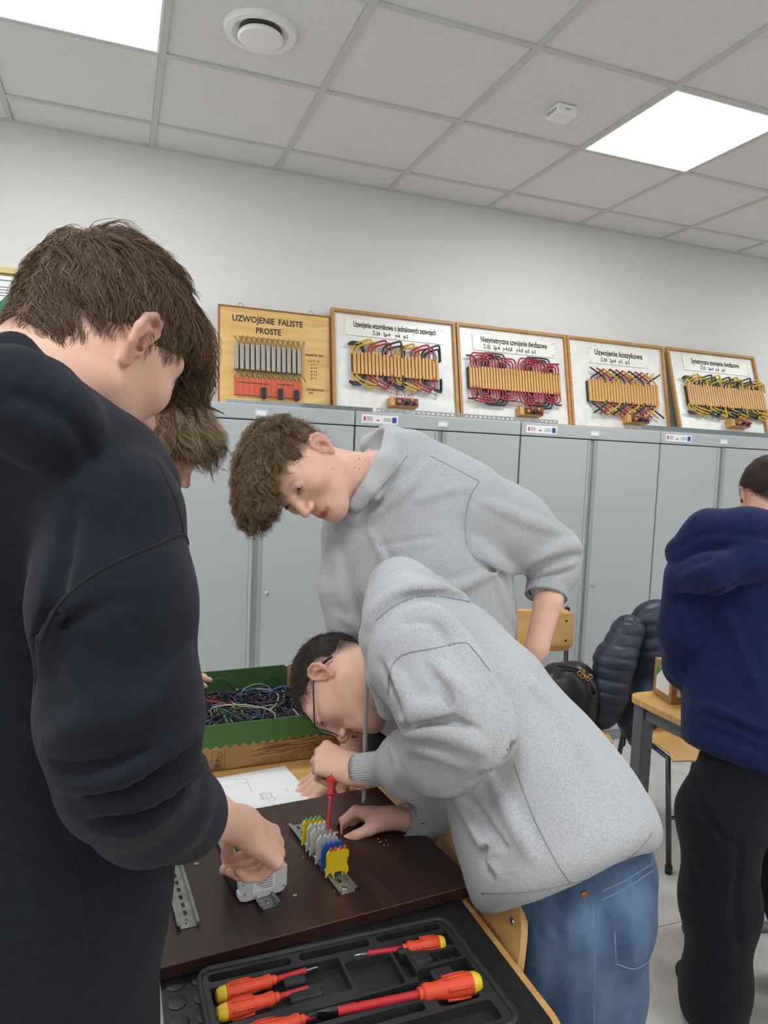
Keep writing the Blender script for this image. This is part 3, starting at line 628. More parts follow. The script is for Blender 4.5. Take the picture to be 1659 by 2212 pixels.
def screwdriver(tip, butt, rs, rh, hl, label, zt=.012, zb=None, worn=False, ptip=True, world=None, gm=None):
    """tip/butt: px of blade tip and handle end; rs sleeve radius, rh handle radius, hl handle length"""
    if world is None:
        a = atZ(*tip, ZM+zt); b_ = atZ(*butt, ZM+(zb or rh+.006))
    else: a, b_ = world
    L_ = np.linalg.norm(b_-a); ax = (b_-a)/L_
    r = empty('screwdriver', a); tag(r, label, 'screwdriver', 'insulated screwdrivers'); q = Vector((0, 0, 1)).rotation_difference(Vector(ax)); r.rotation_mode = 'QUATERNION'; r.rotation_quaternion = q
    h0 = L_-hl; bl = .022*rs/.0042
    if ptip: MB().lathe([(.0004, 0), (.0014*rs/.0042, .003), (.0024*rs/.0042, .008), (.0026*rs/.0042, bl), (.0005, bl)], n=12).build('blade', m_tip, r, smooth='auto')
    else:
        w_ = rs*.95; MB().add([(-w_, -.0006, 0), (w_, -.0006, 0), (w_, .0006, 0), (-w_, .0006, 0), (-w_, -rs*.55, bl*.6), (w_, -rs*.55, bl*.6), (w_, rs*.55, bl*.6), (-w_, rs*.55, bl*.6), (-w_*.7, -rs*.6, bl+.004), (w_*.7, -rs*.6, bl+.004), (w_*.7, rs*.6, bl+.004), (-w_*.7, rs*.6, bl+.004)],
                 [(0, 3, 2, 1), (0, 1, 5, 4), (1, 2, 6, 5), (2, 3, 7, 6), (3, 0, 4, 7), (4, 5, 9, 8), (5, 6, 10, 9), (6, 7, 11, 10), (7, 4, 8, 11), (8, 9, 10, 11)]).build('blade', m_tip, r)
    MB().lathe([(rs*.8, bl-.001), (rs, bl), (rs, h0+.004), (.0005, h0+.004)], n=16).build('sleeve', m_sdr, r, smooth='auto')
    def hexp(z): # handle profile
        return z
    pr = [(.0005, h0), (rs*1.5, h0), (rs*1.6, h0+.003), (rs*1.45, h0+.006), (rh*.72, h0+.008), (rh*.78, h0+.012), (rh*.70, h0+.02), (rh*.74, h0+.03), (rh*.92, h0+hl*.5), (rh, h0+hl*.66), (rh*.97, h0+hl*.8), (rh*.9, h0+hl*.86)]
    MB().lathe(pr+[(.0005, h0+hl*.86)], n=20).build('grip', gm or m_sdo, r, smooth='auto')
    MB().lathe([(.0005, h0+hl*.78), (rh*.9, h0+hl*.82), (rh*.93, h0+hl*.86), (rh*.86, h0+hl*.93), (rh*.66, h0+hl*.985), (rh*.35, L_), (.0005, L_)], n=20).build('end_cap', m_sdy, r, smooth='auto')
    q_ = MB()
    for k in range(6):
        t = k*math.pi/3; q_.tube([(rh*.93*math.cos(t), rh*.93*math.sin(t), h0+hl*.42), (rh*1.0*math.cos(t), rh*1.0*math.sin(t), h0+hl*.62), (rh*.98*math.cos(t), rh*.98*math.sin(t), h0+hl*.78)], rh*.14, 6)
    q_.build('grip_ridges', m_sdo, r, smooth=True)['kind'] = 'stuff'
    return r
screwdriver((690, 2088), (466, 2153), .0042, .0125, .088, 'red and yellow insulated screwdriver, upper of the two at left of the tray', zt=.018, zb=.02)
screwdriver((695, 2126), (468, 2192), .0042, .0125, .088, 'orange-red insulated screwdriver with yellow end, lower of the two at left of the tray', zt=.018, zb=.02)
screwdriver((765, 2064), (961, 2036), .0042, .0125, .070, 'short insulated screwdriver lying in the far right of the tray', zt=.022, zb=.022)
screwdriver((684, 2194), (1038, 2120), .0058, .0165, .098, 'largest insulated screwdriver with fat orange handle, lying across the tray', zt=.024, zb=.024, ptip=False)
screwdriver((798, 2161), (520, 2240), .0042, .0125, .088, 'insulated screwdriver cut off by the bottom edge, beneath the largest', zt=.014, zb=.014)

# ================================================================== cardboard box of cables, paper
m_card = mat('cardboard', hexc('#a88353'), .8, noise=(12, 12, 12), col2=hexc('#9c7848')); m_cgr = mat('green print card', hexc('#3f6a33'), .6); m_cgd = mat('dark green card', hexc('#274a2a'), .6)
m_torn = mat('torn card', hexc('#c2a377'), .9); m_pri = mat('brown print', hexc('#5f452a'), .8)
f0 = atZ(455, 1668, DZ+.001); f1 = atZ(690, 1636, DZ+.001); bd_ = nrm((f1-f0)[:2]); ba = math.atan2(bd_[1], bd_[0])
bx = empty('cable_box', (f0[0]-.10, f0[1]-.10*math.tan(ba), DZ+.0006), (0, 0, ba)); tag(bx, 'open cardboard tray box printed green and brown, full of cables', 'box')
BXW, BXD, BXH, BXH2 = .47, .30, .118, .165
MB().box(0, 0, 0, BXW, BXD, .004).build('bottom', m_card, bx)
n = 40; gz = .066
zig = [(0, 0), (BXW, 0), (BXW, gz)]+[(BXW-BXW*(k+.5)/n, gz-(.010 if k % 2 else 0)) for k in range(n)]+[(0, gz)]
MB().prism(zig, 0, .004, 'y').build('front_lower_wall', m_card, bx)
up_ = [(0, BXH), (BXW, BXH), (BXW, gz)]+[(BXW-BXW*(k+.5)/n, gz-(.010 if k % 2 else 0)) for k in range(n)]+[(0, gz)]
MB().prism(up_, 0, .004, 'y').build('front_green_wall', m_cgr, bx)
MB().prism([(0, 0), (BXW*.80, 0), (BXW*.80, BXH2-.01), (BXW*.78, BXH2), (.02, BXH2-.004), (0, BXH2-.01)], BXD-.004, BXD, 'y').build('back_wall', m_cgr, bx)
MB().box(0, .004, 0, .004, BXD-.004, BXH).build('side_wall', m_cgr, bx)
MB().box(BXW-.004, .004, 0, BXW, BXD-.004, BXH).build('side_wall', m_cgr, bx)
cn = [(BXW*.79, 0), (BXW, 0), (BXW, .212)]+[(BXW-.012*k, .213+.003*((k*7) % 3)-.001*k) for k in range(5)]+[(BXW*.885, .205), (BXW*.87, .185), (BXW*.845, .168), (BXW*.79, .16)]
MB().prism(cn, BXD-.002, BXD+.003, 'y').build('torn_corner_flap', m_torn, bx)
MB().prism([(BXW*.90, 0), (BXW, 0), (BXW, .206), (BXW*.91, .203)], BXD-.0045, BXD-.0018, 'y').build('green_corner', m_cgd, bx)
# printed marks on the front
fr = MB()
for q in ((.102, .004, .1025, .052), (.134, .004, .1345, .052), (.102, .004, .1345, .0045), (.102, .0515, .1345, .052)): fr.box(q[0], -.0007, q[1], q[2], 0, q[3])
fr.build('mark_frame', m_pri, bx)
tr = [(.113, .033), (.1155, .031), (.118, .035), (.1195, .036), (.117, .040), (.119, .045), (.1225, .048), (.126, .045), (.128, .040), (.1255, .036), (.1232, .036), (.1232, .032)]
MB().tube([(p[0], -.0005, p[1]) for p in tr], .0006, 4).build('tree_mark', m_pri, bx)
text('lettering', 'FSC', .0085, m_pri, bx, (.1115, -.0006, .0235), (math.pi/2, 0, 0), 1, .0003); text('lettering', 'MIESZANY', .0042, m_pri, bx, (.1075, -.0006, .0165), (math.pi/2, 0, 0), 1, .0002)
text('lettering', 'FSC® C022692', .0038, m_pri, bx, (.1045, -.0006, .0055), (math.pi/2, 0, 0), 1, .0001)
for k in range(3): MB().box(.1075, -.0006, .0095+.002*k, .129-.004*(k == 2), 0, .0104+.002*k).build('fine_print', m_pri, bx)
hl = MB(); rr = random.Random(5)
def hill(x): return .006+.042*max(0, min(1, (x-.165)/.25))**1.1+.004*math.sin(x*60)
for k in range(85):
    x = .168+.0034*k
    if x > BXW-.006: break
    top = hill(x); hl.add([(x, -.0006, top), (x+.0012, -.0006, top), (x+.006, -.0006, max(.002, top-.016-.006*rr.random())), (x+.0052, -.0006, max(.002, top-.016-.006*rr.random()))], [(0, 1, 2, 3)])
    if k % 2: hl.add([(x+.004, -.0006, max(.004, top-.022)), (x+.0105, -.0006, max(.003, top-.03)), (x+.0105, -.0006, max(.002, top-.0316)), (x+.004, -.0006, max(.003, top-.0236))], [(0, 1, 2, 3)])
for k in range(42):
    z = .028+.034*rr.random(); x0_ = .18+.17*rr.random()+(z-.028)*1.2; ln = .02+.06*rr.random(); hl.box(x0_, -.0006, z, min(x0_+ln, BXW-.01), -.0001, z+.0007)
hl.build('hill_drawing', m_pri, bx)['kind'] = 'stuff'
# tangle of cables
cols = [(W_K, 150), (mat('cable blue', hexc('#3f6fae'), .4), 14), (mat('cable red', hexc('#a8323a'), .4), 8), (mat('cable grey', hexc('#8f8f86'), .4), 12), (mat('cable beige', hexc('#b3a78f'), .4), 5), (mat('cable green', hexc('#4f9a3f'), .4), 3), (mat('cable navy', hexc('#24304f'), .4), 25), (mat('cable yellow', hexc('#c9a52a'), .4), 4)]
rg = np.random.default_rng(11); VV = []; FF = []; MI = []; nv = 0
def add_tube_np(pts, r, mi, n=5):
    global nv
    mb_ = MB().tube(pts, r, n); VV.append(np.array(mb_.v)); FF.extend([tuple(i+nv for i in f) for f in mb_.f]); MI.extend([mi]*len(mb_.f)); nv += len(mb_.v)
for mi, (m, cnt) in enumerate(cols):
    for k in range(cnt*2):
        r_ = rg.choice([.0014, .0018, .0022]); c = np.array([rg.uniform(.03, BXW-.03), rg.uniform(.03, BXD-.03), rg.uniform(.055, .112)])
        hd = rg.uniform(0, 6.28); bend = rg.normal(0, 9); p = c.copy(); pts = [p.copy()]; ln = rg.uniform(.08, .3); ns = 11
        zt_ = c[2]
        for s_ in range(ns):
            hd += bend*ln/ns; bend += rg.normal(0, 3); p = p+ln/ns*np.array([math.cos(hd), math.sin(hd), 0]); p[2] += rg.normal(0, .006)
            if p[0] < .012 or p[0] > BXW-.012: hd = math.pi-hd
            if p[1] < .012 or p[1] > BXD-.012: hd = -hd
            p[0] = np.clip(p[0], .008, BXW-.008); p[1] = np.clip(p[1], .009, BXD-.01); lim = .104+.022*math.sin(p[1]/BXD*3.1)
            p[2] = np.clip(p[2], .045, lim); pts.append(p.copy())
        add_tube_np(spline(pts, 2), r_, mi)
        if rg.random() < .45: add_tube_np([pts[-1], pts[-1]+(pts[-1]-pts[-2])*.35], r_*1.35, 2 if rg.random() < .6 else int(rg.choice([7, 1, 4])), 6)
for (x0_, y0_, x1_, y1_, hh, mi) in [(.13, .25, .2, .23, .04, 0), (.3, .25, .34, .24, .03, 0), (.22, .2, .3, .22, .025, 3), (.37, .2, .42, .1, .03, 4), (.29, .16, .36, .15, .03, 1), (.12, .1, .26, .04, .02, 4)]:
    add_tube_np(spline([(x0_, y0_, .10), (x0_+.01*0, y0_, .115+hh*.6), ((x0_+x1_)/2, (y0_+y1_)/2, .118+hh), (x1_, y1_, .115+hh*.5), (x1_+.01, y1_-.01, .10)], 4), .002, mi)
me = bpy.data.meshes.new('cable_tangle'); me.from_pydata(np.vstack(VV).tolist(), [], FF); me.polygons.foreach_set('material_index', MI); me.polygons.foreach_set('use_smooth', [True]*len(FF))
ct = obj('cable_tangle', me, [c[0] for c in cols]); ct.matrix_basis = bx.matrix_basis.copy(); tag(ct, 'tangle of black, blue and coloured cables filling the cardboard box', 'cables', kind='stuff')
# paper with a circuit diagram
pa, pb, pc = atZ(660, 1733, DZ), atZ(615, 1655, DZ), atZ(465, 1682, DZ)
ux = nrm((pb-pc)*V(1, 1, 0)); pr_ang = math.atan2(ux[1], ux[0])
sh = empty('paper_sheet', (pb[0]-.297*math.cos(pr_ang)+.0*.21, pb[1]-.297*math.sin(pr_ang), DZ+.0005), (0, 0, pr_ang)); tag(sh, 'white sheet with a printed circuit diagram lying on the wooden desk', 'paper')
MB().box(0, -.21, 0, .297, 0, .0006).build('sheet', m_paper, sh)
def dl(pts, w_=.0004):
    q = MB()
    for (a, b_) in zip(pts[:-1], pts[1:]):
        a = V(*a); b_ = V(*b_); t = nrm(b_-a); n_ = V(-t[1], t[0])*w_; q.add([(*(a+n_), .0009), (*(a-n_), .0009), (*(b_-n_), .0009), (*(b_+n_), .0009)], [(0, 1, 2, 3)])
    return q
iS = sh.matrix_basis.inverted()
def onp(x, y): p = iS @ Vector(atZ(x, y, DZ+.001)); return p.x, p.y
for pts in ([(497, 1684), (531, 1683), (545, 1711)], [(520, 1692), (536, 1691)], [(561, 1715), (584, 1711), (588, 1724)], [(561, 1715), (566, 1727), (576, 1726)], [(565, 1717), (574, 1716), (577, 1724), (568, 1726), (565, 1717)], [(590, 1734), (598, 1749)], [(578, 1716), (584, 1715)], [(508, 1691), (516, 1690)], [(617, 1701), (622, 1711)]):
    dl([onp(*p) for p in pts], .0005).build('diagram_line', m_inkg, sh)
cx_, cy_ = onp(587, 1726); dl([(cx_+.0085*math.cos(t), cy_+.0085*math.sin(t)) for t in np.linspace(0, 6.28, 20)], .0005).build('diagram_circle', m_inkg, sh)

# ================================================================== school chairs
m_plyc = mat('chair plywood', hexc('#dcb274'), .35, noise=(3, 3, 30), col2=hexc('#cf9f5c')); m_tubec = mat('chair tube', hexc('#4c5054'), .35, .5); m_cap = mat('black cap', hexc('#141516'), .3)
def school_chair(loc, rz, label, seat_z=.45, top=.84, cap=True, drop=0., bh=.19):
    """front of the seat faces local -y, backrest at +y"""
    c = empty('school_chair', loc, (0, 0, rz)); tag(c, label, 'chair')
    s = []
    prof = [(-.19, seat_z-.02), (-.16, seat_z), (.0, seat_z-.008), (.17, seat_z), (.19, seat_z+.01), (.19, seat_z+.02), (.17, seat_z+.01), (.0, seat_z+.002), (-.16, seat_z+.01), (-.195, seat_z-.012)]
    MB().prism(prof, -.19, .19, 'x').build('seat', m_plyc, c, bevel=.002)
    # curved backrest
    q = MB(); n = 10; vs = []; z0, z1 = top-bh, top; out_ = rrect(-.2, z0, .2, z1, .045, 5)
    f = [(x, .215+.0*z-.03*(1-(x/.2)**2)*-1+.06*(z-z0), z) for x, z in out_]
    k = len(out_); q.add([(x, y-.006, z) for x, y, z in f]+[(x, y+.006, z) for x, y, z in f], [tuple(range(k))[::-1], tuple(range(k, 2*k))]+[(i, (i+1) % k, k+(i+1) % k, k+i) for i in range(k)])
    bk = q.build('backrest', m_plyc, c)
    for sx in (-1, 1):
        x = .165*sx
        for zz in (z0+bh*.26, z1-bh*.26): MB().lathe([(.007, 0), (.006, -.003), (.0005, -.004)], (x*.98, .213+.06*(zz-z0), zz), (0, 1, 0), 10).build('bolt', m_chr, bk, smooth='auto')
        MB().tube([(x*1.12, .30, .012), (x*1.12, .2, seat_z-.02), (x*1.12, .235, seat_z+.1), (x*1.12, .262, top-.02-drop)], .011, 8).build('back_leg', m_tubec, c, smooth=True)
        MB().tube([(x*1.12, -.21, .012), (x*1.12, -.15, seat_z-.02), (x*1.12, .2, seat_z-.02)], .011, 8).build('front_leg', m_tubec, c, smooth=True)
        if cap: MB().lathe([(.013, -.02), (.0135, .0), (.012, .014), (.006, .019), (.0005, .02)], (x*1.12, .262, top-.012-drop), n=14).build('end_cap', m_cap, c, smooth='auto')
        for yy in (.30, -.21): MB().lathe([(.014, 0), (.014, .03), (.011, .032), (.0005, .032)], (x*1.12, yy, 0), n=12).build('foot_cap', m_cap, c)
    MB().tube([(-.185, -.17, .2), (.185, -.17, .2)], .008, 8).build('stretcher', m_tubec, c)
    return c
q = atY(1180, 1330, 2.75)
q = P(1142, 1330, 3.25); school_chair((q[0]-.02, q[1]-.24, 0), math.radians(-8), 'wooden school chair with black handbag, in front of the cabinets', top=q[2]+.03)
q = P(1420, 1340, 3.15); school_chair((q[0], q[1]-.24, 0), math.radians(-12), 'school chair hidden under the quilted jacket', top=q[2]+.0)
school_chair((.412, 1.150, 0), math.radians(-94), 'plywood school chair beside the blue jeans, seen edge-on', top=.825, cap=True, drop=.05, bh=.13)
school_chair((.425, 1.66, 0), math.radians(-86), 'light plywood chair pushed to the desk behind the grey hoodies', top=.84)

# desk at the right with a cardboard carton
c_ = atZ(1352, 1497, DZ); e_ = atZ(1480, 1580, DZ)
t2 = table('school_desk', c_[0], 1.52, c_[0]+1.3, c_[1], DZ, 'wooden desk with grey steel legs beside the navy hoodie', 0, leg=.05)
ca = P(1447, 1525, 2.52); ca = atZ(1449, 1522, DZ); k = empty('small_carton', (ca[0], ca[1], DZ+.0004), (0, 0, math.radians(-12))); tag(k, 'small brown carton with green and white label on right desk', 'box')
MB().rbox(0, 0, 0, .2, .12, .13, .002).build('carton', m_card, k); MB().box(.02, -.0012, .025, .15, 0, .105).build('label', m_paper, k)
MB().prism([(.02, .105), (.02, .07), (.055, .105)], -.002, -.001, 'y').build('label_corner', mat('label green', hexc('#3d8a4a'), .5), k)
MB().box(-.0012, .015, .025, 0, .10, .105).build('label', m_paper, k); MB().prism([(.10, .105), (.10, .07), (.065, .105)], -.002, -.001, 'x').build('label_corner', mat('label green', hexc('#3d8a4a'), .5), k)
MB().tube(spline([(c_[0]+.1, 2.03-.25, .016), (c_[0]+.25, 1.75, .016), (c_[0]+.5, 1.68, .016), (c_[0]+.9, 1.68, .016)], 4), .016, 8).build('foot_bar', m_leg, t2, smooth=True, world=True)
# ================================================================== sculpting: smooth distance fields turned into meshes
def smin(a, b, k):
    if k <= 0: return np.minimum(a, b)
    h = np.clip(.5+.5*(b-a)/k, 0, 1); return b+(a-b)*h-k*h*(1-h)
def smax(a, b, k): return -smin(-a, -b, k)
def cap(a, b, ra, rb=None):
    a = np.asarray(a, np.float32); b = np.asarray(b, np.float32); rb = ra if rb is None else rb; ba = b-a; L2 = max(float(ba@ba), 1e-10)
    def f(p):
        q = p-a; t = np.clip((q@ba)/L2, 0, 1); return np.sqrt(((q-t[:, None]*ba)**2).sum(1))-(ra+(rb-ra)*t)
    return f
def chain(pts, rs, k=.0):
    rs = [rs]*len(pts) if np.isscalar(rs) else rs
    fs = [cap(pts[i], pts[i+1], rs[i], rs[i+1]) for i in range(len(pts)-1)]
    def f(p):
        d = fs[0](p)
        for g in fs[1:]: d = smin(d, g(p), k)
        return d
    return f
def ell(c, r, R=None):
    c = np.asarray(c, np.float32); r = np.asarray(r, np.float32) if not np.isscalar(r) else np.full(3, r, np.float32); RR = None if R is None else np.asarray(R, np.float32)
    def f(p):
        q = p-c
        if RR is not None: q = q@RR          # columns of R are the axes
        k0 = np.sqrt(((q/r)**2).sum(1)); k1 = np.sqrt(((q/(r*r))**2).sum(1))+1e-9; return k0*(k0-1)/k1
    return f
def flat(f, c, n, s):
    """stretch field f by s along direction n about c"""
    c = np.asarray(c, np.float32); n = np.asarray(nrm(n), np.float32)
    def g(p): q = p-c; return f((q+((1/s-1)*(q@n))[:, None]*n)+c)*min(1., s)
    return g
def local(f, c, R):
    c = np.asarray(c, np.float32); R = np.asarray(R, np.float32)
    return lambda p: f((p-c)@R)
class F:
    """field built up by blended unions (+), cuts (-) and noise"""
    def __init__(s, f=None): s.ops = [] if f is None else [('+', f, 0)]
    def add(s, f, k=.02): s.ops.append(('+', f, k)); return s
    def cut(s, f, k=.004): s.ops.append(('-', f, k)); return s
    def keep(s, f, k=.004): s.ops.append(('&', f, k)); return s
    def warp(s, f): s.ops.append(('w', f, 0)); return s
    def __call__(s, p):
        d = None
        for o, f, k in s.ops:
            if o == '+': d = f(p) if d is None else smin(d, f(p), k)
            elif o == '-': d = smax(d, -f(p), k)
            elif o == '&': d = smax(d, f(p), k)
            else: d = d+f(p)
        return d
def wob(amp, freq, seed, ax=None):
    rg = np.random.default_rng(seed); D = rg.normal(size=(7, 3)); D /= np.linalg.norm(D, axis=1)[:, None]; D *= freq*rg.uniform(.6, 1.6, (7, 1)); ph = rg.uniform(0, 6.28, 7)
    if ax is not None: D = D-np.outer(D@nrm(ax), nrm(ax))*.8
    D = D.astype(np.float32)
    return lambda p: amp*np.sin(p@D.T+ph.astype(np.float32)).sum(1)/3.
def surface(f, lo, hi, h):
    """sparse surface nets"""
    lo = np.asarray(lo, float); B = 4; n = np.maximum(np.ceil((np.asarray(hi)-lo)/h/B).astype(int), 1)
    cc = np.stack(np.meshgrid(*[np.arange(k) for k in n], indexing='ij'), -1).reshape(-1, 3)
    cp = (lo+(cc*B+B/2)*h).astype(np.float32); cd_ = np.concatenate([f(cp[i:i+200000]) for i in range(0, len(cp), 200000)]); act = np.abs(cd_) < B*h*1.1+.002
    N = n*B+1; val = np.full(N, 1., np.float32); msk = np.zeros(N, bool)
    blk = np.repeat(np.repeat(np.repeat(np.where(cd_.reshape(n) < 0, -1., 1.), B, 0), B, 1), B, 2); val[:-1, :-1, :-1] = blk
    am = act.reshape(n); up_ = np.repeat(np.repeat(np.repeat(am, B, 0), B, 1), B, 2)
    for dx in (0, 1):
        for dy in (0, 1):
            for dz in (0, 1): msk[dx:N[0]-1+dx, dy:N[1]-1+dy, dz:N[2]-1+dz] |= up_
    idx = np.argwhere(msk); out = np.empty(len(idx), np.float32)
    for i in range(0, len(idx), 400000): out[i:i+400000] = f((lo+idx[i:i+400000]*h).astype(np.float32))
    val[msk] = out
    sg = val < 0
    c8 = np.zeros(N-1, np.int8)
    for dx in (0, 1):
        for dy in (0, 1):
            for dz in (0, 1): c8 += sg[dx:N[0]-1+dx, dy:N[1]-1+dy, dz:N[2]-1+dz]
    cell = (c8 > 0) & (c8 < 8); ci = np.argwhere(cell); vid = np.full(N-1, -1, np.int32); vid[cell] = np.arange(len(ci))
    acc = np.zeros((len(ci), 3)); cnt = np.zeros(len(ci)); co = [(a, b, c) for a in (0, 1) for b in (0, 1) for c in (0, 1)]
    cv = {o: val[ci[:, 0]+o[0], ci[:, 1]+o[1], ci[:, 2]+o[2]] for o in co}
    for o in co:
        for ax in range(3):
            if o[ax] == 0:
                o2 = list(o); o2[ax] = 1; o2 = tuple(o2); a, b = cv[o], cv[o2]; m = (a < 0) != (b < 0)
                t = np.where(m, a/np.where(m, a-b, 1), 0); pt = np.array(o, float)[None].repeat(len(ci), 0); pt[:, ax] = t
                acc[m] += pt[m]; cnt[m] += 1
    v = lo+(ci+acc/cnt[:, None])*h; faces = []
    for ax in range(3):
        u, w = (ax+1) % 3, (ax+2) % 3
        a = sg; sl0 = [slice(None)]*3; sl1 = [slice(None)]*3; sl0[ax] = slice(0, -1); sl1[ax] = slice(1, None)
        e = a[tuple(sl0)] != a[tuple(sl1)]; ei = np.argwhere(e); ok = (ei[:, u] > 0) & (ei[:, w] > 0) & (ei[:, u] < N[u]-1) & (ei[:, w] < N[w]-1); ei = ei[ok]
        ins = sg[ei[:, 0], ei[:, 1], ei[:, 2]]
        q = []
        for du, dw in ((1, 1), (0, 1), (0, 0), (1, 0)):
            z = ei.copy(); z[:, u] -= du; z[:, w] -= dw; q.append(vid[z[:, 0], z[:, 1], z[:, 2]])
        q = np.stack(q, 1); q[~ins] = q[~ins][:, ::-1]; faces.append(q)
    return v, np.vstack(faces).astype(np.int32)
def grad(f, p, e=.001):
    p = p.astype(np.float32); g = np.stack([f(p+np.float32(e)*np.eye(3, dtype=np.float32)[i])-f(p-np.float32(e)*np.eye(3, dtype=np.float32)[i]) for i in range(3)], 1); return g/(np.linalg.norm(g, axis=1)[:, None]+1e-9)
def hit(f, x, y, d0=.3, d1=3.):
    """where the sight line through a pixel first meets a field"""
    r = ray(x, y); t = d0; o = V(0, 0, HC)
    for _ in range(200):
        d = float(f((o+r*t)[None].astype(np.float32))[0])
        if d < .0004: break
        t += max(d*.6, .0005)
        if t > d1: return None
    return o+r*t
def onsurf(f, pts, d0=.3, n=5, d1=3.):
    """smooth line over the surface through pixels; pixels that miss are dropped"""
    pp = spline(pts, n); R_ = np.array([ray(*q) for q in pp]); t = np.full(len(pp), d0); o = V(0, 0, HC); done = np.zeros(len(pp), bool)
    for _ in range(160):
        d = f((o+R_*t[:, None]).astype(np.float32)); done |= d < .0005; t = np.where(done, t, t+np.clip(d*.75, .0005, .2))
        if (done | (t > d1)).all(): break
    q = o+R_*t[:, None]; return [x for x, k in zip(q, done) if k]
def crease(base, pts, r, k, d0=.3, depth=0., n=4):
    L_ = onsurf(base, pts, d0, n)
    if len(L_) < 2: return lambda p: np.full(len(p), 9., np.float32)
    if depth:
        g = grad(base, np.array(L_)); L_ = [a-b*depth for a, b in zip(L_, g)]
    m = len(L_); rs = [r*(.25+.75*math.sin(math.pi*(i+.5)/m)**.6) for i in range(m)] 
    f = chain(L_, rs, .0); lo = np.min(L_, 0)-.06; hi = np.max(L_, 0)+.06
    def g(p):
        o = np.full(len(p), .05, np.float32); m_ = ((p > lo) & (p < hi)).all(1)
        if m_.any(): o[m_] = f(p[m_])
        return o
    return g

def bnd(f, c, r):
    c = np.asarray(c, np.float32)
    def g(p):
        o = np.full(len(p), .05, np.float32); m_ = ((p-c)**2).sum(1) < r*r
        if m_.any(): o[m_] = f(p[m_])
        return o
    return g
# ------------------------------------------------------------------ head, in its own frame: x right, y face, z crown
def ear_field(s):
    def e(f_, u_, o_): return (s*(.0725+o_), f_-.004, u_+.002)
    G = F(chain([e(.005, .007, .004), e(.007, .024, .008), e(.0, .0325, .0125), e(-.012, .032, .0165), e(-.0215, .022, .0195), e(-.0235, .008, .0185), e(-.018, -.007, .0135), e(-.009, -.018, .008)], [.003, .0034, .0036, .0037, .0037, .0035, .0033, .004], .003))
    t = math.radians(33); A = np.array([nrm([s*math.cos(t), math.sin(t)*1., 0]), nrm([-s*math.sin(t)*1., math.cos(t), 0]), [0, 0, 1.]]).T
    G.add(ell(e(-.009, .008, .0085), (.0048, .0185, .0270), A), .004)
    G.add(chain([e(-.001, .022, .010), e(-.011, .016, .0145), e(-.013, .004, .014), e(-.008, -.008, .010)], .0030, .003), .003)
    G.add(ell(e(-.006, -.0195, .0055), (.0045, .0075, .0085)), .004)
    G.add(ell(e(.004, -.002, .003), (.005, .004, .006)), .003)
    G.add(ell(e(-.008, .004, .0), (.011, .009, .019)), .006)
    G.cut(ell(e(-.0055, .0005, .0115), (.0085, .0072, .0105)), .003); G.cut(ell(e(.001, .0, .0035), (.006, .0032, .004)), .001)
    return G
def make_head(lid=.5, mouth=0., jaw=1., nose=1., back=0.):
    G = F(ell((0, -.012+back/2, .042), (.0745, .094-back/2, .086)))
    G.add(ell((0, .024, -.008), (.0615*jaw, .066, .088)), .035)
    for s in (-1, 1):
        G.add(cap((s*.053*jaw, .0, -.038), (s*.020*jaw, .066, -.075), .019, .016), .03)
        G.add(ell((s*.043, .056, -.004), (.022, .022, .02)), .022)
        G.add(cap((s*.012, .083, .041), (s*.046, .066, .042), .0115, .0095), .014)
    G.add(ell((0, .073, -.078), (.021, .018, .017)), .022)
    G.add(ell((0, .076, -.046), (.027, .0165, .02)), .016)
    for s in (-1, 1):
        G.cut(ell((s*.0325, .0985, .022), (.0185, .0155, .0105)), .014)
        G.add(ell((s*.0325, .0735, .0225), (.0142, .0142, .0125)), .004)
    G.add(cap((0, .085, .030), (0, .1075*nose+.0, -.007), .0072, .009), .012)
    G.add(ell((0, .1085, -.0115), (.0098, .0105, .0092)), .007)
    for s in (-1, 1):
        G.add(ell((s*.0115, .0985, -.0155), (.0072, .0105, .0072)), .005)
        G.cut(ell((s*.0068, .104, -.0225), (.0036, .0062, .0048)), .002)
    G.add(chain([(-.0225, .083, -.0485), (-.008, .0925, -.0438), (0, .0928, -.0452), (.008, .0925, -.0438), (.0225, .083, -.0485)], .0040, .003), .004)
    G.add(chain([(-.019, .0835, -.0515), (0, .0915, -.0548), (.019, .0835, -.0515)], .0052, .004), .004)
    G.cut(chain([(-.026, .083, -.0492), (-.01, .0965, -.0492), (0, .0982, -.0488), (.01, .0965, -.0492), (.026, .083, -.0492)], .0014), .002)
    for s in (-1, 1):
        z = .0225-.0085*(lid-.2)
        G.cut(bnd(chain([(s*.0205, .0845, z-.001), (s*.0325, .0872, z+.0012*(1-lid)), (s*.0440, .0795, z-.0015)], [.0011, .0014+.0026*(1-lid), .0011]), (s*.0325, .085, .022), .05), .001)
        G.cut(chain([(s*.021, .089, z+.009), (s*.0325, .0925, z+.0118), (s*.046, .083, z+.009)], .0008), .003)
        G.add(bnd(ear_field(s), (s*.084, -.012, .006), .06), .004)
    return G
EYE_C = .0735
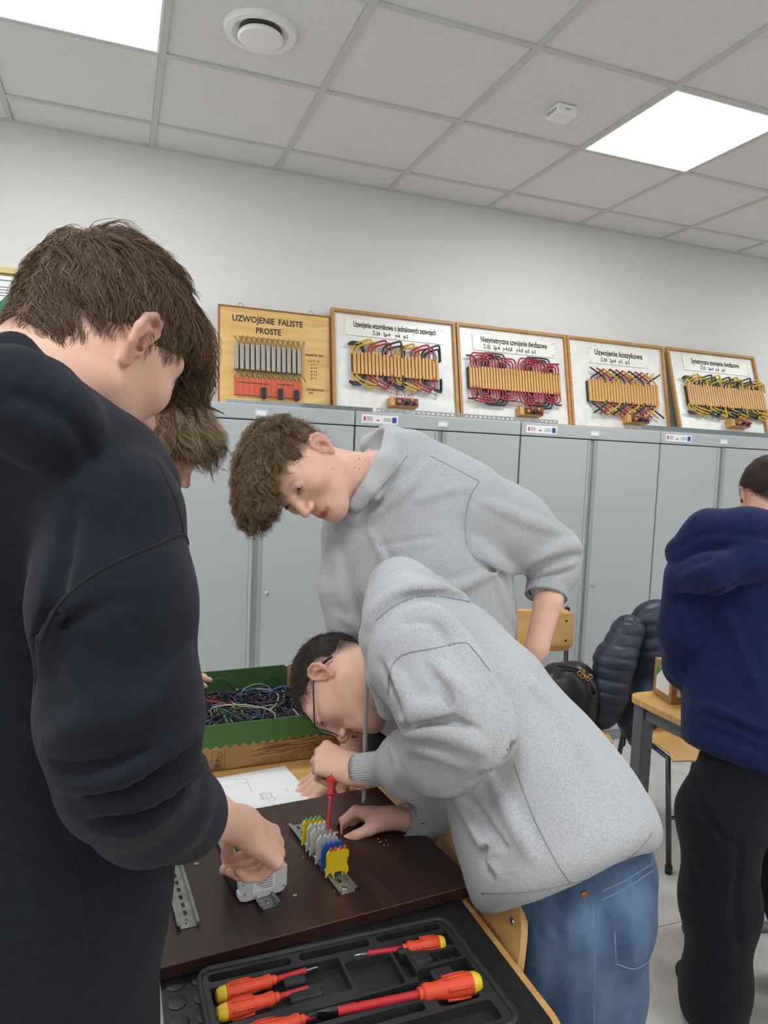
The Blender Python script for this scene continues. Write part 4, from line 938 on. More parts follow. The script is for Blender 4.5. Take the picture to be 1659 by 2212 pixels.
# ------------------------------------------------------------------ skin and hair materials driven by colour attributes
def attr_mat(name, rough, spec=.4, sub=0., sheen=0., bump=None):
    m = bpy.data.materials.new(name); m.use_nodes = True; nt = m.node_tree; b = nt.nodes['Principled BSDF']; a = nt.nodes.new('ShaderNodeAttribute'); a.attribute_name = 'Col'
    b.inputs['Roughness'].default_value = rough; b.inputs['Specular IOR Level'].default_value = spec
    if sub: b.inputs['Subsurface Weight'].default_value = sub; b.inputs['Subsurface Radius'].default_value = (.01, .004, .0025); b.inputs['Subsurface Scale'].default_value = .6
    if bump:
        tc = nt.nodes.new('ShaderNodeTexCoord'); no = nt.nodes.new('ShaderNodeTexNoise'); no.inputs['Scale'].default_value = bump[0]; no.inputs['Detail'].default_value = 4; bp = nt.nodes.new('ShaderNodeBump'); bp.inputs['Strength'].default_value = bump[1]; bp.inputs['Distance'].default_value = .001
        nt.links.new(tc.outputs['Object'], no.inputs['Vector']); nt.links.new(no.outputs['Fac'], bp.inputs['Height']); nt.links.new(bp.outputs[0], b.inputs['Normal'])
        mx = nt.nodes.new('ShaderNodeMix'); mx.data_type = 'RGBA'; mx.blend_type = 'MULTIPLY'; mx.inputs[0].default_value = .35
        n2 = nt.nodes.new('ShaderNodeTexNoise'); n2.inputs['Scale'].default_value = 45.; n2.inputs['Detail'].default_value = 5; nt.links.new(tc.outputs['Object'], n2.inputs['Vector'])
        rp = nt.nodes.new('ShaderNodeValToRGB'); rp.color_ramp.elements[0].color = (.92, .72, .68, 1); rp.color_ramp.elements[1].color = (1, 1, 1, 1); rp.color_ramp.elements[0].position = .3; rp.color_ramp.elements[1].position = .6
        nt.links.new(n2.outputs['Fac'], rp.inputs[0]); nt.links.new(a.outputs['Color'], mx.inputs[6]); nt.links.new(rp.outputs[0], mx.inputs[7]); nt.links.new(mx.outputs[2], b.inputs['Base Color'])
    else: nt.links.new(a.outputs['Color'], b.inputs['Base Color'])
    return m
m_skin = attr_mat('skin', .5, .35, .12, bump=(350., .12)); m_hair = attr_mat('hair', .62, .25)
def set_col(me, col):
    a = me.color_attributes.new('Col', 'FLOAT_COLOR', 'POINT'); c = np.ones((len(col), 4), np.float32); c[:, :3] = col; a.data.foreach_set('color', c.ravel())
SK = np.array(hexc('#dcb29d')); SKR = np.array(hexc('#c78a7c')); LIP = np.array(hexc('#a9605b'))
def skin_cols(v, hc=None, HR=None, hairf=None, haircol=None, tone=1.):
    c = np.repeat(SK[None]*tone, len(v), 0)
    if hc is not None:
        q = (v-hc)@HR
        def blob(pt, r): return np.exp(-(((q-np.array(pt))/np.array(r))**2).sum(1))[:, None]
        for s in (-1, 1):
            c = c+(SKR-c)*.45*blob((s*.045, .06, -.015), (.022, .03, .022)); c = c+(SKR-c)*.75*blob((s*.085, -.012, .004), (.016, .02, .034))
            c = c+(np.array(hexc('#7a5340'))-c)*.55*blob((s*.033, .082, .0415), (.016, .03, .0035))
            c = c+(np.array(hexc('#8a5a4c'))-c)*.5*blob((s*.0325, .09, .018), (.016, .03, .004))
        c = c+(SKR-c)*.55*blob((0, .11, -.012), (.014, .016, .012)); c = c+(LIP-c)*np.clip(1.6*blob((0, .094, -.0495), (.017, .018, .0085)), 0, 1)
        if hairf is not None:
            m = np.clip(hairf(q), 0, 1)[:, None]; c = c+(np.asarray(haircol)-c)*m
    return c
def tubes_np(paths, rad, n=3):
    """paths (N,S,3), rad (N,) or (N,S) -> arrays of tapered tubes"""
    N_, S_, _ = paths.shape; T = np.gradient(paths, axis=1); T /= np.linalg.norm(T, axis=2)[..., None]+1e-9
    ref = np.where(np.abs(T[..., 2:3]) < .9, np.array([0, 0, 1.]), np.array([1., 0, 0])); a = np.cross(T, ref); a /= np.linalg.norm(a, axis=2)[..., None]+1e-9; b = np.cross(T, a)
    if rad.ndim == 1: rad = rad[:, None]*np.linspace(1, .25, S_)[None]
    an = 2*np.pi*np.arange(n)/n; v = paths[:, :, None]+rad[:, :, None, None]*(np.cos(an)[None, None, :, None]*a[:, :, None]+np.sin(an)[None, None, :, None]*b[:, :, None])
    base = (np.arange(N_)*S_*n)[:, None, None]+(np.arange(S_-1)*n)[None, :, None]; k = np.arange(n)[None, None]; k2 = (k+1) % n
    f = np.stack([base+k, base+k2, base+n+k2, base+n+k], -1).reshape(-1, 4)
    return v.reshape(-1, 3), f
def hair(parent, hc, HR, mass, roots_ok, flow, cnt, length, cols, rad=.00035, lift=.3, curl=(.0, 1.), grav=.25, seg=8, seed=1, stray=.06, hh=.0025, rise=(.0005, .006), droop=None, keep_mass=True, flow_noise=.35, name='hair', clumps=0):
    """mass: field in head frame giving the body of the hair; roots_ok(q) mask of where hair grows"""
    rg = np.random.default_rng(seed); V_, F_ = surface(mass, (-.14, -.17, -.12), (.14, .17, .19), hh)
    tri = V_[F_].mean(1); ok = roots_ok(tri); allv = []; allf = []; allc = []; nv_ = 0
    cols = [np.array(c) for c in cols]
    if keep_mass:
        keepf = roots_ok(tri, -.003); ff = F_[keepf]; used, inv = np.unique(ff, return_inverse=True); vv = V_[used]; allv.append(vv); allf.append(inv.reshape(-1, 4)); nv_ = len(vv)
        allc.append(np.repeat(cols[0][None]*.8, len(vv), 0))
    cand = tri[ok]; root = cand[rg.integers(0, len(cand), cnt)]; root = root+rg.normal(0, .0012, root.shape)
    ln = length(root, rg)*rg.uniform(.7, 1.2, cnt); g0 = grad(mass, root); hgt = rg.uniform(*rise, cnt); isst = rg.random(cnt) < stray; hgt[isst] *= 2.5
    down = HR.T@V(0, 0, -1.)
    if clumps:
        cc_ = cand[rg.integers(0, len(cand), clumps)]; cid = np.argmin(((root[:, None, :]-cc_[None])**2).sum(2), 1); cn = rg.normal(0, 1, (clumps, 3))[cid]; cph = rg.uniform(0, 6.28, clumps)[cid]; ctar = cc_[cid]
    else:
        cn = rg.normal(0, 1, (cnt, 3)); cph = rg.uniform(0, 6.28, cnt); ctar = root
    p = root-g0*.002; path = [p.copy()]; d = None
    for s in range(seg-1):
        t = (s+1)/(seg-1); fl = flow(p); g = grad(mass, p); dd = fl+flow_noise*cn+grav*t*down[None]
        dd = dd-g*(dd*g).sum(1)[:, None]*(.85); dd = dd/(np.linalg.norm(dd, axis=1)[:, None]+1e-9)
        if s == 0: dd = dd+g*lift*2
        dd += g*lift*(1-t)*.6
        if curl[0]: 
            w_ = np.cross(dd, g); ph = cph+t*6.28*curl[1]; dd = dd+curl[0]*(np.cos(ph)[:, None]*w_+np.sin(ph)[:, None]*g*.8)
        if clumps: dd = dd+(ctar-root)*(25*(1-t))
        dd /= np.linalg.norm(dd, axis=1)[:, None]+1e-9
        p = p+dd*(ln/(seg-1))[:, None]
        sd = mass(p.astype(np.float32)); lowm = sd < hgt*t; push = np.where(lowm, (hgt*t-sd), 0); p = p+g*np.minimum(push, .004)[:, None]; path.append(p.copy())
    path = np.stack(path, 1); v, f = tubes_np(path, rad*rg.uniform(.7, 1.4, cnt))
    mix = rg.random((cnt, 1)); cc = cols[0][None]*(1-mix)+cols[1][None]*mix; cc *= rg.uniform(.75, 1.15, (cnt, 1)); allv.append(v); allf.append(f+nv_); allc.append(np.repeat(cc, seg*3, 0))
    v = np.vstack(allv)@HR.T+hc-np.array(parent.location); me = mesh_np(name, v, np.vstack(allf)); set_col(me, np.vstack(allc)); return obj(name, me, m_hair, parent)
# ------------------------------------------------------------------ hands
def hand_field(wrist, fwd, back, side, curls, spread=.0, thumb=((.5, .6, .35), 20, 20), scale=1., forearm=None, fr=(.027, .034)):
    """wrist point, fwd towards the knuckles, back = normal of the back of the hand; side +1 for a right hand (thumb towards -across).
    curls: four (a,b,c) bend angles in degrees for index..little. Returns field and nail spots"""
    w = np.asarray(wrist, float); f = nrm(fwd); n = nrm(np.asarray(back)-f*(np.asarray(back)@f)); x = np.cross(f, n)*side   # x points to the little finger
    S = scale
    L3 = [(.043, .026, .021), (.047, .030, .022), (.043, .028, .021), (.034, .021, .019)]; kx = [-.028, -.009, .010, .027]; kf = [.089, .092, .087, .078]; kr = [.0098, .0100, .0094, .0082]
    G = F(flat(chain([w+n*.0, w+f*.03*S+x*.0, w+f*.062*S-x*.0], [.023*S, .027*S, .028*S], .02), w, n, .62)); nails = []; joints = []
    for i in range(4):
        K = w+(f*kf[i]+x*kx[i]+n*.004)*S; sp = spread*(i-1.4)
        dirx = nrm(f+x*math.tan(sp)); a = 0; p = K; pts = [w+(f*.022+x*kx[i]*.55)*S, K]; ax = np.cross(dirx, n); u = dirx; 
        for L_, c in zip(L3[i], curls[i]):
            a += math.radians(c); dv = dirx*math.cos(a)-n*math.sin(a); p = p+dv*L_*S; pts.append(p)
        r = kr[i]*S; G.add(chain(pts[:2], [.0115*S, r*1.15], 0), .010*S)
        G.add(chain(pts[1:], [r*1.08, r*.98, r*.88, r*.70], .003), .005*S)
        tipn = dirx*math.sin(a)+n*math.cos(a); nails.append((pts[-1]-dv*.003*S, tipn, dv, r*.72)); joints.append(pts)
    (t0, t1, t2), b1, b2 = thumb   # t0: direction weights f, -x, -n of the metacarpal; b1,b2 bends in degrees towards the palm/fingers
    dv = nrm(f*t0-x*t1-n*t2); p0 = w+(f*.018-x*.016-n*.004)*S; p1 = p0+dv*.044*S; axis = nrm(np.cross(dv, nrm(f*.9+x*.35-n*.3)))
    def rot(v, ang): c, s_ = math.cos(ang), math.sin(ang); return v*c+np.cross(axis, v)*s_+axis*(axis@v)*(1-c)
    d1 = rot(dv, math.radians(b1)); p2 = p1+d1*.033*S; d2 = rot(d1, math.radians(b2)); p3 = p2+d2*.026*S
    G.add(chain([p0, p1], [.014*S, .0125*S]), .014*S); G.add(chain([p1, p2, p3], [.0118*S, .0108*S, .0082*S], .003), .006*S)
    joints.append([p0, p1, p2, p3]); nails.append((p3-d2*.003*S, nrm(np.cross(d2, axis)), d2, .0078*S))
    G.add(ell(w+(f*.035-x*.016-n*.010)*S, .016*S), .014*S)
    if forearm is not None:
        q = [np.asarray(a, float) for a in forearm]; m = len(q); rs = [fr[0]+(fr[1]-fr[0])*i/max(m-1, 1) for i in range(m)]
        G.add(flat(chain([w+f*.005]+q, [.0245*S]+rs, .01), w, n, .84), .02)
    return G, nails, joints
def nail_mesh(spots, mb):
    for c, n, d, r in spots:
        s = np.cross(d, n); pts = []
        vs = []; m = 6
        for i in range(5):
            for j in range(5):
                a = (j-2)/2*.95; t = (i-2)/2; rr_ = r*1.06; vs.append(c+d*(t*r*.95)+(s*math.sin(a)*rr_*(1-.12*t*t)+n*math.cos(a)*rr_))
        mb.add(vs, [(i*5+j, i*5+j+1, i*5+j+6, i*5+j+5) for i in range(4) for j in range(4)])
def fld_mesh(name, f, lo, hi, h, parent, m, smooth_it=0, cols=None):
    v, fc = surface(f, lo, hi, h)
    for _ in range(smooth_it):
        acc = np.zeros_like(v); cn = np.zeros(len(v))
        for i in range(4):
            j = (i+1) % 4; np.add.at(acc, fc[:, i], v[fc[:, j]]); np.add.at(acc, fc[:, j], v[fc[:, i]]); np.add.at(cn, fc[:, i], 1); np.add.at(cn, fc[:, j], 1)
        v = v*.5+.5*acc/np.maximum(cn, 1)[:, None]
    me = mesh_np(name, v-np.array(parent.location), fc)
    if cols is not None: set_col(me, cols(v))
    return obj(name, me, m, parent)
def body_mesh(parent, pieces, tone=1., head=None, hairf=None, haircol=None):
    """pieces [(field, lo, hi, h)] joined into the one body of a person"""
    vs, fs, n = [], [], 0
    for f, lo, hi, h in pieces:
        v, fc = surface(f, lo, hi, h); vs.append(v); fs.append(fc+n); n += len(v)
    v = np.vstack(vs); me = mesh_np('body', v-np.array(parent.location), np.vstack(fs))
    c = skin_cols(v, *(head if head else (None, None)), hairf, haircol, tone); set_col(me, c)
    return obj('body', me, m_skin, parent)
def bounds(pts, m): pts = np.array(pts); return pts.min(0)-m, pts.max(0)+m
def rib_cuff(parent, path, radii, m, flatn=None, flats=1., n=64, name='cuff', tuck=.004, ribs=None):
    """ribbed cuff swept along a short path; ribs are real ridges"""
    pts = spline(path, 4); rs = np.interp(np.linspace(0, 1, len(pts)), np.linspace(0, 1, len(radii)), radii); mb = MB(); m_ = len(pts)
    n = ribs*4 if ribs else n; T = np.gradient(pts, axis=0); T /= np.linalg.norm(T, axis=1)[:, None]; a = nrm(np.cross(T[0], flatn if flatn is not None else V(0, 0, 1))); V_ = []
    for i in range(m_):
        a = nrm(a-T[i]*(a@T[i])); b = np.cross(T[i], a)
        for k in range(n):
            t = 2*math.pi*k/n; r = rs[i]*(1+.018*(1 if k % 4 in (0, 1) else -1)); V_.append(pts[i]+r*(math.cos(t)*a+math.sin(t)*b*flats))
    # turned-in lip
    for kk, sc in ((1, .9), ):
        for k in range(n):
            t = 2*math.pi*k/n; V_.append(pts[-1]-T[-1]*.008+rs[-1]*.86*(math.cos(t)*a+math.sin(t)*b*flats))
    f = [(i*n+k, i*n+(k+1) % n, (i+1)*n+(k+1) % n, (i+1)*n+k) for i in range(m_) for k in range(n)]
    mb.add(V_, f); return mb.build(name, m, parent, smooth=True, world=True)
# ================================================================== people
def cloth(name, c1, c2, sc, sheen=.15, bump=.35, rough=.9):
    m = mat(name, c1, rough, noise=sc, col2=c2, sheen=sheen, bump=((900, 900, 900), bump), spec=.15, detail=8.); return m
m_heath = cloth('heather grey jersey', hexc('#a2a4a7'), hexc('#c5c6c8'), (420, 420, 900), .1)
m_rib = cloth('heather grey rib', hexc('#a2a4a7'), hexc('#bcbdbf'), (300, 300, 300), .1)
m_black = cloth('black jersey', hexc('#181b23'), hexc('#1d2029'), (80, 80, 80), .06)
m_navy = cloth('navy jersey', hexc('#171f42'), hexc('#1b254d'), (80, 80, 80), .08)
m_sweat = cloth('black sweatpants', hexc('#15171c'), hexc('#1a1c22'), (80, 80, 80), .06)
m_denim = mat('washed denim', hexc('#3c4f68'), .85, noise=(16, 16, 7), col2=hexc('#5f7690'), bump=((700, 700, 700), .5), spec=.2, detail=12.)
m_seamg = mat('seam grey', hexc('#8d8f92'), .9); m_thread = mat('seam thread', hexc('#76869b'), .9)
CF = CAM_R[2]; CRT = CAM_R[0]; CUP = CAM_R[1]
def bb(pts, m=.1): p = np.array([np.asarray(q, float) for q in pts]); return p.min(0)-m, p.max(0)+m
def seam(name, base, pts, r, m, parent, d0=.3, off=0., n=6):
    L_ = onsurf(base, pts, d0, n)
    if len(L_) < 2: return None
    g_ = grad(base, np.array(L_)); L_ = [a-b*r*.55 for a, b in zip(L_, g_)]
    return MB().tube(L_, r*1.15, 6).build(name, m, parent, smooth=True, world=True)
def eyes(parent, hc, HR, look=(0, .97, -.2), iris=hexc('#3d2c22')):
    mw = mat('eye white', hexc('#d8d0c8'), .2); mi = mat('iris brown', iris, .15)
    for s in (-1, 1):
        c = V(s*.0325, .0735, .0225); L_ = nrm(look)
        e = MB().lathe([(.0118*math.sin(t), -.0118*math.cos(t)) for t in np.linspace(.02, 3.12, 12)], c, L_, 16).xf(Matrix([list(r)+[x] for r, x in zip(HR, hc)]+[[0, 0, 0, 1]])).build('eye', mw, parent, smooth=True, world=True)
        MB().lathe([(.0005, .0122), (.003, .0121), (.0058, .0108), (.0058, .0100)], c, L_, 16).xf(Matrix([list(r)+[x] for r, x in zip(HR, hc)]+[[0, 0, 0, 1]])).build('iris', mi, e, smooth=True, world=False).location = -Vector(parent.location)
def brows(parent, hc, HR, col, seed=1, lash=True, dens=130):
    rg = np.random.default_rng(seed); paths = []
    for s in (-1, 1):
        for _ in range(dens):
            t = rg.random(); x = .011+.036*t; y = .0945-.030*t**1.7; z = .0395+.0075*math.sin(min(1, t*1.25)*math.pi*.62)-.004*t+rg.normal(0, .0014)
            d = nrm([s*(.75+.2*t), .12-.5*t, .45-.8*t+rg.normal(0, .15)]); p = V(s*x, y-.003, z); paths.append([p, p+d*.003+V(0, .001, 0), p+d*.0065])
        if lash:
            for _ in range(40):
                t = rg.random(); x = .0215+.0215*t; y = .0868-.006*t+.003*math.sin(t*3.1); z = .0208+.001*math.sin(t*3.1); p = V(s*x, y, z); d = nrm([s*(.3*t), .9, -.35]); paths.append([p, p+d*.003, p+d*.0055+V(0, 0, .0005)])
    v, f = tubes_np(np.array(paths), np.full(len(paths), .0003)); v = v@HR.T+hc-np.array(parent.location); me = mesh_np('brows', v, f); set_col(me, np.repeat(np.array(col)[None], len(v), 0)); return obj('eyebrows_and_lashes', me, m_hair, parent)
def scalp_mask(q, front=.045, side=.012, nape=-.045, soft=.012):
    """how far inside the hair region a point of the head lies (head frame)"""
    a = np.arctan2(q[:, 1], np.abs(q[:, 0])+1e-6)       # 90 deg = front
    t = np.clip((a+.35)/1.9, 0, 1)                      # 0 behind the ear .. 1 front
    line = np.where(q[:, 1] > .03, side+(front+.035-side)*np.clip((q[:, 1]-.03)/.05, 0, 1), np.where(q[:, 1] > -.02, side+.014*np.clip((.0-q[:, 1])/.02, 0, 1)*0, side+(nape-side)*np.clip((-.02-q[:, 1])/.05, 0, 1)))
    return (q[:, 2]-line)/soft
HEAD = make_head(.45); HEAD_OPEN = make_head(.1); HEAD_SHORT = make_head(.45, back=.014)

# ------------------------------------------------------------------ P4: grey hoodie with glasses, bent over the rail
def person_bent():
    hc = V(.4621, 1.4236, 1.0582); HR = np.array([[0.7826, -0.2135, -0.5848], [0.5014, -0.3405, 0.7954], [-0.369, -0.9157, -0.1594]])
    foot = V(.80, .98, 0.); r = empty('person', foot); tag(r, 'person with glasses in a grey hoodie and blue jeans bending over the terminal blocks', 'person')
    # joints
    sh = P(905, 1405, 1.24); el = P(1035, 1588, 1.16); wr = P(800, 1652, 1.40)
    sh2 = P(965, 1400, 1.56); el2 = P(1010, 1640, 1.52); wr2 = P(880, 1778, 1.50)
    nb = P(885, 1425, 1.45); hipc = P(1250, 1870, 1.29); mid = P(1110, 1590, 1.34); chest = P(950, 1420, 1.40)
    # body
    hd = local(HEAD, hc, HR); neck = F(hd).add(chain([hc+HR@V(0, -.022, -.035), hc+HR@V(0, -.03, -.085), nb], [.055, .056, .060], .02), .03)
    # left hand holding the screwdriver
    tipw = rC.matrix_basis @ Vector((.0995, 0, .0475)); tip = np.array(tipw); hdl = P(722, 1640, 1.415); ax = nrm(hdl-tip)
    screwdriver(None, None,   .0032, .0105, .072, 'red insulated screwdriver held upright in the left fist of the bent person', world=(tip, tip+ax*.142), ptip=True, gm=m_sdr)
    w1 = P(778, 1668, 1.40); f1 = nrm(P(712, 1645, 1.425)-w1)
    b1 = nrm(-CF*.62+CUP*.75-CRT*.1)
    G1, n1, j1 = hand_field(w1, f1, b1, -1, [(55, 82, 35), (62, 86, 40), (68, 86, 45), (74, 82, 45)], .0, ((.62, .25, .80), 10, 15), .98, forearm=[P(800, 1662, 1.39), P(850, 1655, 1.36)], fr=(.026, .032))
    w2 = P(862, 1768, 1.475); f2 = nrm(P(795, 1760, 1.49)-w2); b2 = nrm(CUP*.8+CF*.42-CRT*.25)
    G2, n2, j2 = hand_field(w2, f2, b2, 1, [(42, 52, 22), (50, 58, 28), (58, 60, 30), (62, 60, 30)], .0, ((.80, .30, .52), 10, 14), .98, forearm=[P(890, 1775, 1.485), P(930, 1770, 1.5)], fr=(.026, .032))
    lo, hi = bb([hc], .17); lo = np.minimum(lo, nb-.09); hi = np.maximum(hi, nb+.09)
    core = F(chain([nb, mid, hipc], [.06, .09, .10], .04)); core.add(chain([nb, sh, el, P(830, 1652, 1.38)], [.06, .055, .042, .03], .02), .03); core.add(chain([nb, sh2, el2, wr2], [.06, .055, .042, .03], .02), .03)
    hL = P(1256, 1960, 1.22); kneeL = P(1244, 2330, 1.21); ankL = V(kneeL[0]+.02, kneeL[1]-.02, .06); off = V(.13, .16, 0); hR_ = hL+off; kneeR = kneeL+off; ankR = ankL+off
    core.add(chain([hipc, hL, kneeL, ankL, ankL+V(-.16, .08, -.035)], [.11, .09, .058, .042, .03], .03), .03); core.add(chain([hipc, hR_, kneeR, ankR, ankR+V(-.16, .08, -.035)], [.11, .09, .058, .042, .03], .03), .03)
    def hm(q): return np.clip(scalp_mask(q, .05, .022, -.04, .035), 0, 1)*.75
    body_mesh(r, [(neck, lo, hi, .0026), (G1, *bb([w1, P(700, 1620, 1.43), P(850, 1650, 1.36)], .06), .0023), (G2, *bb([w2, P(790, 1760, 1.49), P(930, 1770, 1.5)], .06), .0023), (core, *bb([nb, mid, hipc, ankL, ankR, el, sh, sh2, foot], .2), .014)], head=(hc, HR), hairf=hm, haircol=hexc('#3a2f29'), tone=1.0)
    q = MB(); nail_mesh(n1[:4]+n2, q); q.build('fingernails', mat('nail', hexc('#d8a898'), .3), r, smooth=True, world=True)
    eyes(r, hc, HR); brows(r, hc, HR, hexc('#2f2622'), 4)
    # hoodie
    H = F(flat(chain([P(930, 1405, 1.40), P(1040, 1530, 1.37), P(1140, 1680, 1.33), P(1195, 1800, 1.29), P(1215, 1870, 1.28)], [.112, .130, .148, .166, .166], .05), mid, CF, 1.22))
    hn = nrm(np.cross(nrm(P(1405, 1835, 1.)-P(1100, 1960, 1.)), nrm(ray(1255, 1900)))); hn = (hn*np.sign(-hn[2])).astype(np.float32); hp = P(1255, 1902, 1.28).astype(np.float32)
    H.keep(lambda p: (p-hp)@hn, .035)
    H.add(chain([P(905, 1385, 1.30), P(1000, 1410, 1.52)], [.092, .095]), .06)
    Al = F(chain([P(905, 1430, 1.25), P(970, 1520, 1.19), P(1022, 1570, 1.165)], [.092, .082, .070], .04)); Al.add(chain([P(1022, 1572, 1.165), P(960, 1625, 1.22), P(885, 1650, 1.31), P(838, 1655, 1.365)], [.070, .066, .056, .036], .03), .012)
    H.add(Al, .012)
    Ar = chain([sh2, P(1000, 1590, 1.55), P(985, 1720, 1.52), P(905, 1770, 1.50)], [.085, .080, .062, .042], .03); H.add(Ar, .02)
    Hd = F(chain([P(846, 1312, 1.35), P(868, 1278, 1.40), P(930, 1290, 1.45)], [.052, .058, .052], .04)); Hd.add(chain([P(835, 1352, 1.32), P(905, 1296, 1.31), P(978, 1305, 1.38)], [.040, .040, .034], .03), .03)
    H.add(Hd, .010)
    H.add(chain([P(870, 1238, 1.40), P(822, 1300, 1.345), P(803, 1380, 1.322), P(815, 1460, 1.33), P(838, 1530, 1.36)], [.018, .020, .020, .021, .020], .015), .006)
    H.cut(chain([hc+HR@V(0, -.02, -.03), hc+HR@V(0, -.03, -.085), hc*.4+nb*.6], [.060, .062, .058], .02), .008)
    base = F(); base.ops = list(H.ops)
    for pts, rr_ in [([(868, 1562), (905, 1540), (945, 1535), (990, 1520)], .020), ([(872, 1590), (930, 1580), (985, 1590), (1040, 1620)], .017), ([(880, 1618), (930, 1622), (990, 1650)], .014), ([(880, 1325), (935, 1322), (985, 1365), (1040, 1430), (1075, 1500)], .020), ([(838, 1440), (875, 1500), (900, 1550)], .018), ([(1085, 1500), (1102, 1570), (1075, 1640), (1000, 1705)], .016), ([(1072, 1885), (1056, 1855), (1072, 1830), (1095, 1818)], .011), ([(985, 1725), (1030, 1800), (1050, 1845)], .016), ([(1060, 1680), (1110, 1780), (1150, 1850)], .014), ([(845, 1612), (858, 1660), (850, 1695)], .010), ([(950, 1440), (1000, 1500), (1010, 1560)], .014), ([(1150, 1480), (1220, 1560), (1280, 1680)], .016), ([(783, 1365), (812, 1312), (872, 1278), (950, 1268), (1012, 1284)], .015)]:
        H.add(crease(base, pts, rr_, .01, depth=rr_*.25), .012)
    for pts, rr_ in [([(795, 1372), (825, 1322), (880, 1292), (950, 1284), (1015, 1298)], .010), ([(866, 1576), (920, 1558), (985, 1558), (1030, 1575)], .009), ([(868, 1604), (930, 1602), (985, 1618)], .008), ([(1108, 1560), (1085, 1635), (1040, 1675), (965, 1722)], .014), ([(815, 1430), (850, 1490), (880, 1555)], .010), ([(870, 1345), (930, 1345), (970, 1385), (1020, 1455)], .009), ([(1000, 1710), (1050, 1790), (1090, 1830)], .010), ([(1060, 1895), (1040, 1862), (1050, 1835)], .006), ([(920, 1440), (965, 1500), (975, 1540)], .008)]:
        H.cut(crease(base, pts, rr_, .01, depth=0.), .006)
    H.warp(wob(.0022, 24, 3)); H.warp(wob(.0009, 70, 5))
    fld_mesh('hoodie', H, *bb([P(930, 1400, 1.40), sh, sh2, el, hipc, P(838, 1655, 1.365), wr2, P(860, 1230, 1.40), P(1222, 1822, 1.29)], .2), .005, r, m_heath, 0)
    seam('hood_seam', H, [(812, 1340), (850, 1310), (900, 1290), (960, 1290), (1015, 1300)], .0016, m_seamg, r)
    seam('shoulder_seam', H, [(838, 1500), (842, 1450), (870, 1415), (940, 1400), (1000, 1388), (1022, 1402), (1060, 1450)], .0014, m_seamg, r)
    seam('side_seam', H, [(1110, 1650), (1150, 1760), (1200, 1860), (1240, 1920)], .0012, m_seamg, r)
    seam('hem_seam', H, [(1040, 1930), (1150, 1925), (1280, 1895), (1370, 1845), (1410, 1800)], .0014, m_seamg, r)
    rib_cuff(r, [P(850, 1656, 1.35), P(815, 1660, 1.385), P(768, 1665, 1.405)], [.034, .032, .031], m_rib, CUP, 1.0, ribs=44)
    rib_cuff(r, [P(925, 1770, 1.505), P(895, 1772, 1.492), P(868, 1770, 1.478)], [.038, .034, .032], m_rib, CUP, 1.0, ribs=44)
    # draw cord
    dc = spline([P(794, 1440, 1.33), P(791, 1520, 1.37), P(789, 1600, 1.43), P(787, 1680, 1.45), P(786, 1705, 1.45)], 5)
    cd2 = MB().tube(dc, .0046, 8).build('draw_cord', m_rib, r, smooth=True, world=True); MB().tube([P(786, 1703, 1.45), P(786, 1716, 1.45), P(784, 1734, 1.45)], [.0056, .0045, .003], 8).build('cord_tip', m_rib, cd2, smooth=True, world=False).location = -Vector(foot)
    # jeans
    J = F(chain([P(1258, 1885, 1.27), hL, P(1250, 2120, 1.215), kneeL, ankL], [.124, .114, .100, .092, .088], .04)); J.add(chain([P(1265, 1885, 1.30), hR_, P(1256, 2120, 1.205)+off, kneeR, ankR], [.120, .112, .102, .092, .088], .04), .03)
    J.keep(lambda p: .035-p[:, 2], .01); jb = F(); jb.ops = list(J.ops)
    for pts, rr_ in [([(1285, 1940), (1289, 2060), (1288, 2210)], .003), ([(1328, 1950), (1335, 2060), (1330, 2205)], .003)]: J.cut(crease(jb, pts, rr_, .01), .004)
    for pts, rr_ in [([(1180, 1965), (1220, 2000), (1230, 2060)], .008), ([(1150, 1960), (1190, 2030)], .008), ([(1340, 1960), (1380, 1990)], .006)]: J.add(crease(jb, pts, rr_, .01, depth=rr_*.6), .015)
    J.warp(wob(.004, 26, 9)); J.warp(wob(.0015, 60, 19))
    fld_mesh('jeans', J, *bb([hipc, ankL, ankR, hL, hR_, P(1265, 1885, 1.27)], .17), .006, r, m_denim, 1)
    for pts in ([(1281, 1945), (1285, 2060), (1284, 2210)], [(1325, 1950), (1331, 2080)], [(1331, 2083), (1370, 2094), (1400, 2080)], [(1300, 1925), (1350, 1902), (1410, 1865)], [(1298, 1945), (1350, 1920), (1412, 1880)]): seam('jeans_stitching', J, pts, .0009, m_thread, r)
    rv = hit(J, 1262, 1932)
    if rv is not None: MB().lathe([(.005, -.002), (.005, .002), (.003, .003), (.0005, .003)], rv, -CF, 12).build('rivet', mat('copper', hexc('#a5674a'), .35, .8), r, smooth='auto', world=True)
    for k_, an_ in (('left', ankL), ('right', ankR)):
        S_ = F(chain([V(an_[0]+.03, an_[1]-.02, .04), V(an_[0]-.06, an_[1]+.03, .042), V(an_[0]-.18, an_[1]+.09, .034)], [.042, .045, .036], .03)).keep(lambda p: -p[:, 2]+.0, .004)
        fld_mesh('shoe', S_, *bb([V(an_[0], an_[1], .04), V(an_[0]-.18, an_[1]+.09, .034)], .08), .006, r, m_white)
    # short dark hair
    mass = F(ell((0, -.013, .044), (.0755, .0955, .0875))); mass.warp(wob(.0012, 120, 8))
    def ok(q, m=0.): return (scalp_mask(q, .05-.008, .028, -.03, 1.) > -m)
    def flow(q): return np.stack([q[:, 0]*0, np.ones(len(q))*.9, np.where(q[:, 2] < .06, -.9, .1)], 1)
